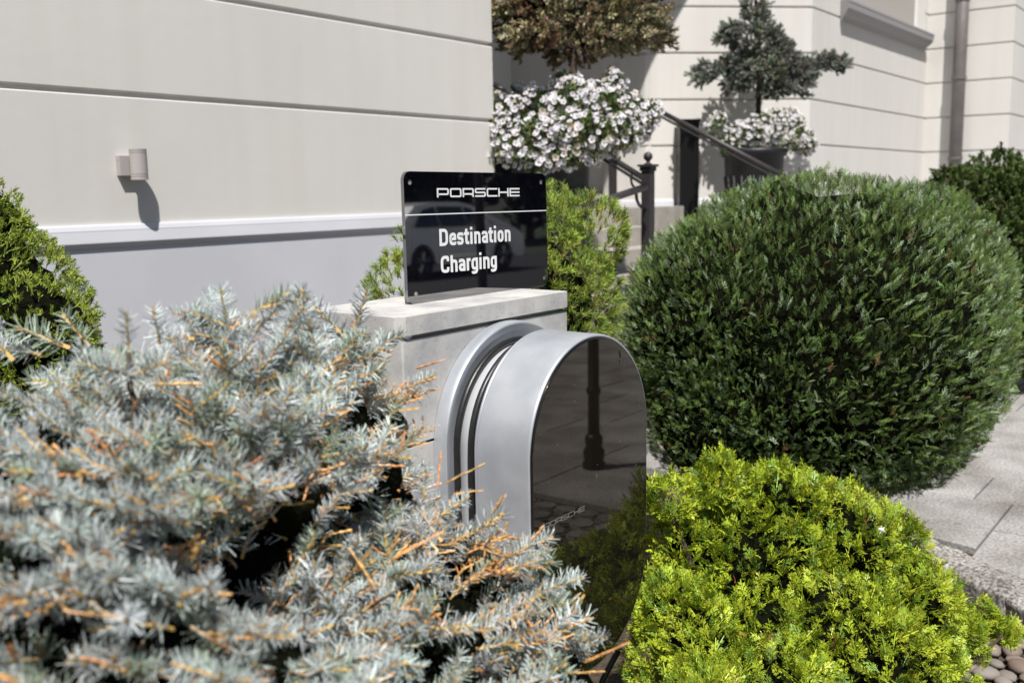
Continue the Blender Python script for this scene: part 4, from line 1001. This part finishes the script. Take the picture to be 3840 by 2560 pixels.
# ---- conical dwarf spruce at the left
cs = thing('dwarf_spruce', 'dense bright green conical dwarf spruce cut by the left edge of the photo', 'shrub', tuple(atD(-280, 1300, 2.75) * [1, 1, 0] + [0, 0, -.1]))
CL = Lumps([(-300, 1330, 2.75, .455), (-190, 910, 2.75, .205), (-330, 760, 2.75, .2), (-360, 1700, 2.75, .5), (130, 1250, 2.6, .14)])
CL.core('inner_shade', .9, M['shade_black'], cs)
tiny = [brush(rngs, L=.017, n=14, nl=.011, nw=.0011, ang=(20, 65), tw=.0009, up=0) for _ in range(3)]
n_ = 7800
P, N = CL.sample(n_, rngs, amp=.025, freq=8, back=.15, inner=.06)
grow = nrm(N * .9 + upv * .35 + rngs.normal(0, .4, P.shape))
Tt = tintvar((.23, .33, .04), n_, rngs, .25, .1, (.40, .48, .07), .2)
ps = [inst(tiny[i], P[i::3], frames(grow[i::3], rngs.normal(size=P[i::3].shape)), rngs.uniform(.85, 1.4, len(P[i::3])), Tt[i::3], (.34, .36, .08)) for i in range(3)]
quads('foliage', ps, M['needle'], cs)

# ---- dark shrub far right
ds_ = thing('yew_shrub', 'blurred dark green bushy shrub behind the clipped ball, under the downpipe', 'shrub', tuple(atD(3750, 1000, 7.6) * [1, 1, 0]))
DL = Lumps([(3660, 880, 7.6, .46), (3800, 870, 7.6, .5), (3560, 760, 7.6, .18), (3720, 720, 7.7, .24), (4000, 1000, 7.6, .6), (3700, 1150, 7.6, .55), (3540, 900, 7.6, .25), (3880, 760, 7.6, .22)])
DL.core('inner_shade', .82, M['shade_black'], ds_, zmin=0)
n_ = 3000
P, N = DL.sample(n_, rngs, amp=.07, freq=4, back=.3, inner=.12, zmin=0)
grow = nrm(N * .7 + upv * .5 + rngs.normal(0, .4, P.shape))
Tt = tintvar((.07, .125, .025), n_, rngs, .3, .1, (.10, .16, .04), .3)
ps = [inst(tuftp[i], P[i::3], frames(grow[i::3], rngs.normal(size=P[i::3].shape)), rngs.uniform(1.3, 2.2, len(P[i::3])), Tt[i::3], (.1, .1, .04)) for i in range(3)]
quads('foliage', ps, M['needle'], ds_)

# ---- blue spruce in the foreground
rb = np.random.default_rng(77)
bs = thing('blue_spruce', 'low blue spruce with silvery needles and dead orange shoots filling the foreground', 'shrub', (.75, .9, -.1))
SL = Lumps([(880, 1190, 1.48, .06, 0.35), (1060, 1210, 1.48, .05, 0.30), (300, 1460, 1.35, .09, 0.20), (560, 1400, 1.4, .09, 0.20), (850, 1320, 1.45, .10, 0.23), (1150, 1290, 1.55, .085, 0.25), (1310, 1310, 1.6, .06, 0.25),
            (500, 1540, 1.28, .12, 0.17), (850, 1500, 1.35, .13, 0.17), (1180, 1460, 1.5, .11, 0.20), (1400, 1480, 1.6, .07, 0.25), (20, 1620, 1.15, .12, 0.17), (260, 1680, 1.15, .11, 0.17),
            (1000, 1700, 1.35, .11, 0.17), (1310, 1660, 1.5, .10, 0.19), (1480, 1430, 1.6, .05, .4), (1490, 1620, 1.6, .055, 0.25), (1430, 1790, 1.6, .07, 0.25), (100, 1860, 1.05, .13, 0.17), (450, 1850, 1.08, .09, 0.17), (760, 1780, 1.2, .08, 0.17),
            (1250, 2190, 1.35, .09, 0.34), (1500, 2050, 1.48, .10, 0.38), (1700, 2010, 1.55, .09, 0.38), (1860, 2110, 1.53, .075, 0.41), (1560, 2250, 1.4, .13, 0.34), (1840, 2270, 1.48, .115, 0.38), (2020, 2330, 1.5, .08, 0.41), (2070, 2480, 1.5, .085, 0.38), (1600, 1890, 1.57, .065, 0.45), (1770, 1960, 1.57, .06, 0.45), (1930, 2080, 1.55, .055, 0.45), (2040, 2200, 1.53, .06, 0.45), (2150, 2440, 1.5, .055, 0.45),
            (80, 2130, .98, .11, 0.23), (420, 2190, 1.0, .10, 0.20), (200, 2400, .95, .12, 0.23), (650, 2390, 1.05, .11, 0.20), (950, 2430, 1.15, .12, 0.20), (1250, 2400, 1.25, .12, 0.23), (1600, 2480, 1.35, .13, 0.24), (1900, 2530, 1.42, .11, 0.24),
            (500, 2600, .95, .13, 0.24), (1000, 2650, 1.05, .13, 0.24), (1400, 2680, 1.2, .13, 0.24), (-100, 2250, .95, .12, 0.24), (-80, 1760, 1.1, .12, 0.23)])
SI = Lumps([(500, 1700, 1.5, .18, .8), (900, 1800, 1.65, .2, .9), (1200, 1750, 1.75, .15, .9), (800, 2200, 1.45, .2, .8), (1250, 2050, 1.6, .15, .8), (300, 2100, 1.25, .15, .8)])
SI.r *= 1
TR = np.array([.80, 1.02, .55])
shoots = [brush(rb, L=.055, n=80, nl=.0235, nw=.00095, ang=(42, 80), tw=.0024, up=.5) for _ in range(5)]
bares = [bare(rb, L=.036, r=.0018) for _ in range(4)]; bares2 = [bare(rb, L=.075, r=.0020) for _ in range(4)]
nsp = 445
P, N = SL.sample(nsp - 60, rb, amp=.012, freq=6, back=.75, inner=.2)
SI.core('inner_shade', .78, M['shade_black'], bs)
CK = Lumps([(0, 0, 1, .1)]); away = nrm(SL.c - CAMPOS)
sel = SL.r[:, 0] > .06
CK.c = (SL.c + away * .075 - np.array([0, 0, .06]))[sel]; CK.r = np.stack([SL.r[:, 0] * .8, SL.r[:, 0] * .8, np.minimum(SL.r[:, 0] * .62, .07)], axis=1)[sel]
CK.core('inner_shade', 1, M['shade_black'], bs)  # near-black lumps stand in for the shade between the needle tiers
hol = [(atD(900, 2010, 1.3), .09), (atD(1120, 1930, 1.42), .07), (atD(600, 1790, 1.28), .05), (atD(640, 2060, 1.12), .05), (atD(1250, 1560, 1.6), .05)]
kp = np.all([np.linalg.norm(P - c, axis=1) > r_ for c, r_ in hol], axis=0); P, N = P[kp], N[kp]
P2, N2 = SI.sample(60, rb, amp=.02, back=.3, inner=.06); P2 = P2 + N2 * .02; P3, N3 = CK.sample(40, rb, amp=.01, back=.1, inner=.04, inside=.8); P = np.vstack([P, P3 + N3 * .02, P2]); N = np.vstack([N, N3, N2])
rad = nrm((P - TR) * np.array([1, 1, .25]))
AXD = nrm(rad * .8 + N * np.array([.5, .5, .18]) + upv * .06 + rb.normal(0, .20, P.shape) * np.array([1, 1, .6]))
nsp = len(P)
UPD = nrm(upv * .95 + N * .15 + rb.normal(0, .22, P.shape))
sp, sd, su, ss, kind, tipn = [], [], [], [], [], []
dead = np.array([mnoise.noise(Vector(p * 5.5)) for p in P])
stems = []
for i in range(nsp):
    L = rb.uniform(.08, .14); ax = AXD[i]; side = nrm(np.cross(ax, UPD[i])); tip = P[i] + ax * .015; root = tip - ax * L
    pd = .50 + (.3 if i >= nsp - 60 else 0) + .8 * max(0, dead[i]) + .22 * min(1, max(0, (P[i] - P.mean(0)) @ CM[0]) / .25) ; stems.append((root - ax * .05, tip))
    def add(p, d, s, isbare):
        sp.append(p); sd.append(d); su.append(UPD[i]); ss.append(s); kind.append(isbare)
    nseg = max(2, int(L / .042))
    for q in range(nseg): add(root + ax * L * q / nseg, nrm(ax + rb.normal(0, .06, 3)), 1.0 * L / nseg / .055 * 1.05, (rb.random() < pd * .55))
    for q in range(4):
        for sg in (-1, 1):
            t = .16 + .74 * (q + .4 * (sg > 0)) / 4
            d = nrm(ax * .62 + side * sg * .78 + UPD[i] * rb.normal(.04, .11) + rb.normal(0, .09, 3))
            add(root + ax * L * t, d, rb.uniform(.65, 1.15) * (1.1 - .35 * t), rb.random() < pd)
sp, sd, su, ss, kind = map(np.array, (sp, sd, su, ss, kind))
# upright leader with a whorl of side shoots
lz = [atD(488, 1450, 1.25), atD(482, 1320, 1.25), atD(478, 1230, 1.25)]
ld = nrm(lz[2] - lz[0]); whorl = []
for k in range(5): a = k * 2 * math.pi / 5; whorl.append((lz[1] * .3 + lz[0] * .7, nrm(np.array([math.cos(a), math.sin(a), .35])), 1.1, False))
whorl += [(lz[1] + ld * .006, ld, .75, False), (lz[1] * .5 + lz[0] * .5, ld, .55, True)]
# sprigs standing up at the top
for x, y, dx, dy, s_, D_ in ((855, 1230, -.15, 1, 1.0, 1.45), (950, 1170, .9, .5, 1.0, 1.45), (1000, 1150, 1, .25, 1.05, 1.45), (1090, 1220, .3, .9, 1.0, 1.45), (1170, 1260, -.25, 1, 1.0, 1.5), (870, 1230, -.9, .4, 1.0, 1.45), (600, 1290, -.1, 1, .9, 1.4), (720, 1270, -.9, .1, 1.1, 1.42), (1330, 1240, .3, .9, 1.2, 1.6), (1290, 1260, -.6, .6, 1.2, 1.6), (250, 1300, -.9, .35, 1.4, 1.5), (150, 1330, -.9, .2, 1.3, 1.5), (330, 1290, -.6, .7, 1.0, 1.5), (40, 1340, -.5, .6, 1.4, 1.4)):
    r0 = CM.T @ np.array([dx, -dy, rb.normal(0, .25)]); whorl.append((atD(x, y, D_), nrm(r0), s_, False))
# dead orange twigs sticking out to the right and in the middle
for x, y, dx, dy, s_, D_ in ((1400, 2200, -.5, .85, 1.6, 1.3), (1450, 2090, .45, .9, 1.2, 1.33), (1480, 2090, .9, .45, 2.0, 1.33), (1390, 2060, -.6, -.75, 1.6, 1.33), (1560, 1380, .95, .3, 1.3, 1.6), (1520, 1440, .9, .35, 1.5, 1.6), (1540, 1480, .95, .2, 1.3, 1.6), (1330, 1290, -.1, 1, 1.2, 1.6), (1240, 1330, -.25, .95, 1.1, 1.6),
                             (1640, 1830, .1, 1, 1.6, 1.6), (1670, 1810, .85, .4, 1.9, 1.6), (1700, 1850, .9, .1, 1.3, 1.6), (1850, 1930, .5, .85, 1.1, 1.55), (1830, 1950, .45, .8, 1.2, 1.55), (1990, 2030, .6, .7, .9, 1.5), (2130, 2300, .6, .75, 1.1, 1.5), (2090, 2290, .75, .55, 1.2, 1.5), (2190, 2480, .9, .4, 2.0, 1.5), (2120, 2350, .9, .3, 1.2, 1.5), (2150, 2520, .9, .1, 1.3, 1.5), (2040, 2310, .5, .85, 1.1, 1.5),
                             (640, 1330, -.2, -1, .9, 1.35), (760, 1440, -.9, 0, 1.6, 1.3), (880, 1400, -.7, .4, 1.2, 1.4), (1060, 1640, .8, .4, 1.9, 1.45), (980, 1560, .8, .35, 1.8, 1.45), (820, 1540, .6, -.75, 1.4, 1.4)):
    r0 = CM.T @ np.array([dx, -dy, rb.normal(0, .2)]); whorl.append((atD(x, y, D_), nrm(r0), s_, True))
sp = np.vstack([sp, [a[0] for a in whorl]]); sd = np.vstack([sd, [a[1] for a in whorl]]); su = np.vstack([su, [upv] * len(whorl)]); ss = np.append(ss, [a[2] for a in whorl]); kind = np.append(kind, [a[3] for a in whorl]).astype(bool)
live = ~kind; nl_ = int(live.sum())
Tt = tintvar((.52, .585, .575), nl_, rb, .28, .03, (.34, .42, .33), .16)
tw = tintvar((.56, .36, .11), nl_, rb, .3, .1)
ps = []; lp_, ldr, lu, ls = sp[live], sd[live], su[live], ss[live]
for i in range(5): ps.append(inst(shoots[i], lp_[i::5], frames(ldr[i::5], np.cross(lu[i::5], ldr[i::5]) * -1 if False else np.cross(ldr[i::5], lu[i::5]) * 0 + lu[i::5]), ls[i::5], Tt[i::5], tw[i::5]))
quads('needles', ps, M['needle'], bs)
dp_, dd_, dsc = sp[kind], sd[kind], ss[kind]; nd = len(dp_)
tw = tintvar((.64, .35, .13), nd, rb, .3, .12, (.50, .37, .26), .2); ps = []
for i in range(4): ps.append(inst(bares[i], dp_[i::4], frames(dd_[i::4], rb.normal(size=dp_[i::4].shape)), np.where(dsc[i::4] > 1.19, 1.0, dsc[i::4]), tw[i::4], tw[i::4]))
lg = dsc > 1.19
ps.append(inst(bares2[0], dp_[lg], frames(dd_[lg], rb.normal(size=dp_[lg].shape)), dsc[lg] * .5, tw[lg], tw[lg]))
quads('dead_shoots', ps, M['needle'], bs)
# woody limbs
bm = bmesh.new()
for k in range(0, nsp, 2):
    a, b = stems[k]
    if np.linalg.norm(a - TR) > .42 or (a - TR) @ CM[0] > .18: continue
    a, b = stems[k]; mid = (a + TR) / 2 + np.array([0, 0, -.03]); tube(bm, [tuple(TR + rb.normal(0, .03, 3)), tuple(mid), tuple(a), tuple(b)], [.008, .005, .0032, .0016], 5, caps=False)
obj('limbs', bm, M['bark'], bs, smooth=True)['kind'] = 'stuff'
bm = bmesh.new(); tube(bm, [(TR[0], TR[1], -.15), tuple(TR)], [.035, .02], 8); obj('trunk', bm, M['bark'], bs, smooth=True)
bm = bmesh.new(); tube(bm, [tuple(a) for a in lz[:2]], [.0035, .003], 8); tube(bm, [tuple(TR), tuple(lz[0])], [.006, .0035], 6); obj('leader_stem', bm, M['bark'], bs, smooth=True)

# ================================================================== things behind the camera, seen in the reflections
lpx, lpy = 4.625, -.622
lamp = thing('lamp_post', 'black cast iron lamp post with ringed base, mirrored in the glass front of the charger', 'lamp post', (lpx, lpy, 0))
bm = bmesh.new(); lathe(bm, lpx, lpy, [(0.065, 0), (0.065, .03), (0.054, .045), (0.061, .07), (0.061, .10), (0.045, .125), (0.051, .15), (0.051, .175), (0.035, .20)], 28); obj('base', bm, M['black_iron'], lamp, smooth=True)
bm = bmesh.new(); lathe(bm, lpx, lpy, [(0.034, .198), (0.032, .42), (0.038, .425), (0.042, .44), (0.038, .46), (0.032, .465), (0.030, .9), (0.025, 2.2), (0.022, 2.75)], 28); obj('shaft', bm, M['black_iron'], lamp, smooth=True)
bm = bmesh.new(); lathe(bm, lpx, lpy, [(0.022, 2.75), (0.045, 2.8), (0.067, 3.05), (0.076, 3.08), (0.040, 3.18), (0.009, 3.25)], 8); obj('lantern', bm, M['black_iron'], lamp)

def suv(x0, yc, label, rot=0, material=None):
    """4.8 m SUV, front towards +x, near side at y = yc + .95"""
    t = thing('parked_car', label, 'car', (x0 + 2.4, yc, 0))
    car = material or M['car']; hw = .94
    prof = [(0.02, .55), (.0, .85), (.10, 1.08), (.30, 1.16), (.95, 1.62), (1.6, 1.70), (2.5, 1.69), (2.95, 1.60), (3.65, 1.12), (4.5, .98), (4.76, .82), (4.80, .5), (4.72, .32)]
    low = [(4.35, .30)]
    def arch(cx): return [(cx + .41 * math.cos(R(a)), .36 + .41 * math.sin(R(a))) for a in range(0, 181, 15)]
    under = [(4.38, .32)] + arch(3.92) + [(3.3, .28), (1.5, .28)] + arch(.98)[0:] + [(.5, .34), (.1, .38)]
    out = prof + under
    bm = bmesh.new()
    def ring(y, k): return [bm.verts.new((x0 + x, yc + y * (k if z > 1.1 else 1), z)) for x, z in out]
    rows = [ring(-hw, .80), ring(-hw + .05, .84), ring(hw - .05, .84), ring(hw, .80)]
    rows = [[bm.verts.new((x0 + x, yc + s_ * (hw - (.0 if abs(s_) > 0 else 0) - max(0, z - 1.0) * .28 - ins), z)) for x, z in out] for s_, ins in ((-1, 0), (1, 0))]
    n_ = len(out)
    for k in range(n_): bm.faces.new((rows[0][k], rows[0][(k + 1) % n_], rows[1][(k + 1) % n_], rows[1][k]))
    for rw, fl_ in ((rows[0], 1), (rows[1], 0)):
        f = bm.faces.new(rw if not fl_ else rw[::-1]); bmesh.ops.triangulate(bm, faces=[f])
    obj('body', bm, car, t)
    wins = [[(.78, 1.15), (1.18, 1.53), (1.60, 1.60), (1.62, 1.14)], [(1.70, 1.14), (1.68, 1.60), (2.55, 1.58), (2.58, 1.12)], [(2.66, 1.12), (2.63, 1.57), (2.88, 1.52), (3.40, 1.12)]]
    for wd in wins:
        bm = bmesh.new(); bm.faces.new([bm.verts.new((x0 + x, yc + hw - max(0, z - 1.0) * .28 + .004, z)) for x, z in wd]); obj('side_window', bm, M['glass_dark'], t)
    for cx in (.98, 3.92):
        for sy in (1, -1):
            yy = yc + sy * (hw - .12)
            wh = bpy.data.objects.new('wheel', None); COL.objects.link(wh); wh.parent = t
            bm = bmesh.new(); bmesh.ops.create_cone(bm, cap_ends=True, segments=32, radius1=.36, radius2=.36, depth=.22, matrix=Matrix.Translation((x0 + cx, yy, .36)) @ Matrix.Rotation(R(90), 4, 'X')); o = obj('tyre', bm, M['tyre'], None)
            o.parent = wh; o.matrix_parent_inverse = (t.matrix_basis @ wh.matrix_basis).inverted()
            bm = bmesh.new()
            for k in range(5):
                a = k * 2 * math.pi / 5 + .3
                for da in (-.16, .16):
                    c_, s2 = math.cos(a + da), math.sin(a + da)
                    tube(bm, [(x0 + cx + c_ * .04, yy + sy * .115, .36 + s2 * .04), (x0 + cx + c_ * .24, yy + sy * .118, .36 + s2 * .24)], .02, 6)
            o = obj('rim', bm, M['steel'], None); o.parent = wh; o.matrix_parent_inverse = (t.matrix_basis @ wh.matrix_basis).inverted()
    bm = bmesh.new(); box(bm, x0 + 2.95, x0 + 3.18, yc + hw - .02, yc + hw + .16, 1.13, 1.28); obj('mirror', bm, car, t, bevel=.04)
    bm = bmesh.new(); box(bm, x0 + .02, x0 + .4, yc + hw - .035, yc + hw + .004, .93, 1.03); obj('tail_light', bm, mat('tail_light', (.05, .01, .01), .2), t)
    bm = bmesh.new(); box(bm, x0 + 1.55, x0 + 3.3, yc + hw - .02, yc + hw + .02, .40, .50); obj('door_sill', bm, M['chrome'], t)
    return t
suv(15.55, -12.9, 'pale silver five door SUV parked across the street, mirrored in the black sign')
# dark trees and street behind, closing the view the sign mirrors
def tree(x, y, h, label):
    t = thing('street_tree', label, 'tree', (x, y, 0), group='trees mirrored in the sign')
    c = np.array([x, y, h * .55]); n_ = 1500
    d = nrm(rngs.normal(size=(n_, 3))); rr = rngs.random((n_, 1)) ** .4
    P = c + d * rr * np.array([2.9, 2.2, h * .5]); P[:, 2] = np.maximum(P[:, 2], .1)
    Tt = tintvar((.018, .028, .010), n_, rngs, .3)
    quads('crown', [inst(lf, P, frames(nrm(rngs.normal(size=P.shape)), rngs.normal(size=P.shape)), rngs.uniform(.6, 1.0, n_), Tt)], M['leaf'], t)
    bm = bmesh.new(); tube(bm, [(x, y, -.05), (x, y, h * .7)], [.22, .1], 8); obj('trunk', bm, M['bark'], t)
for k in range(8):
    tree(20 + k * 4.6, -25 - (k % 2) * 1.4, 8.5 + (k * 37 % 5) * .5, 'dark leafy street tree across the road, mirrored in the black sign')
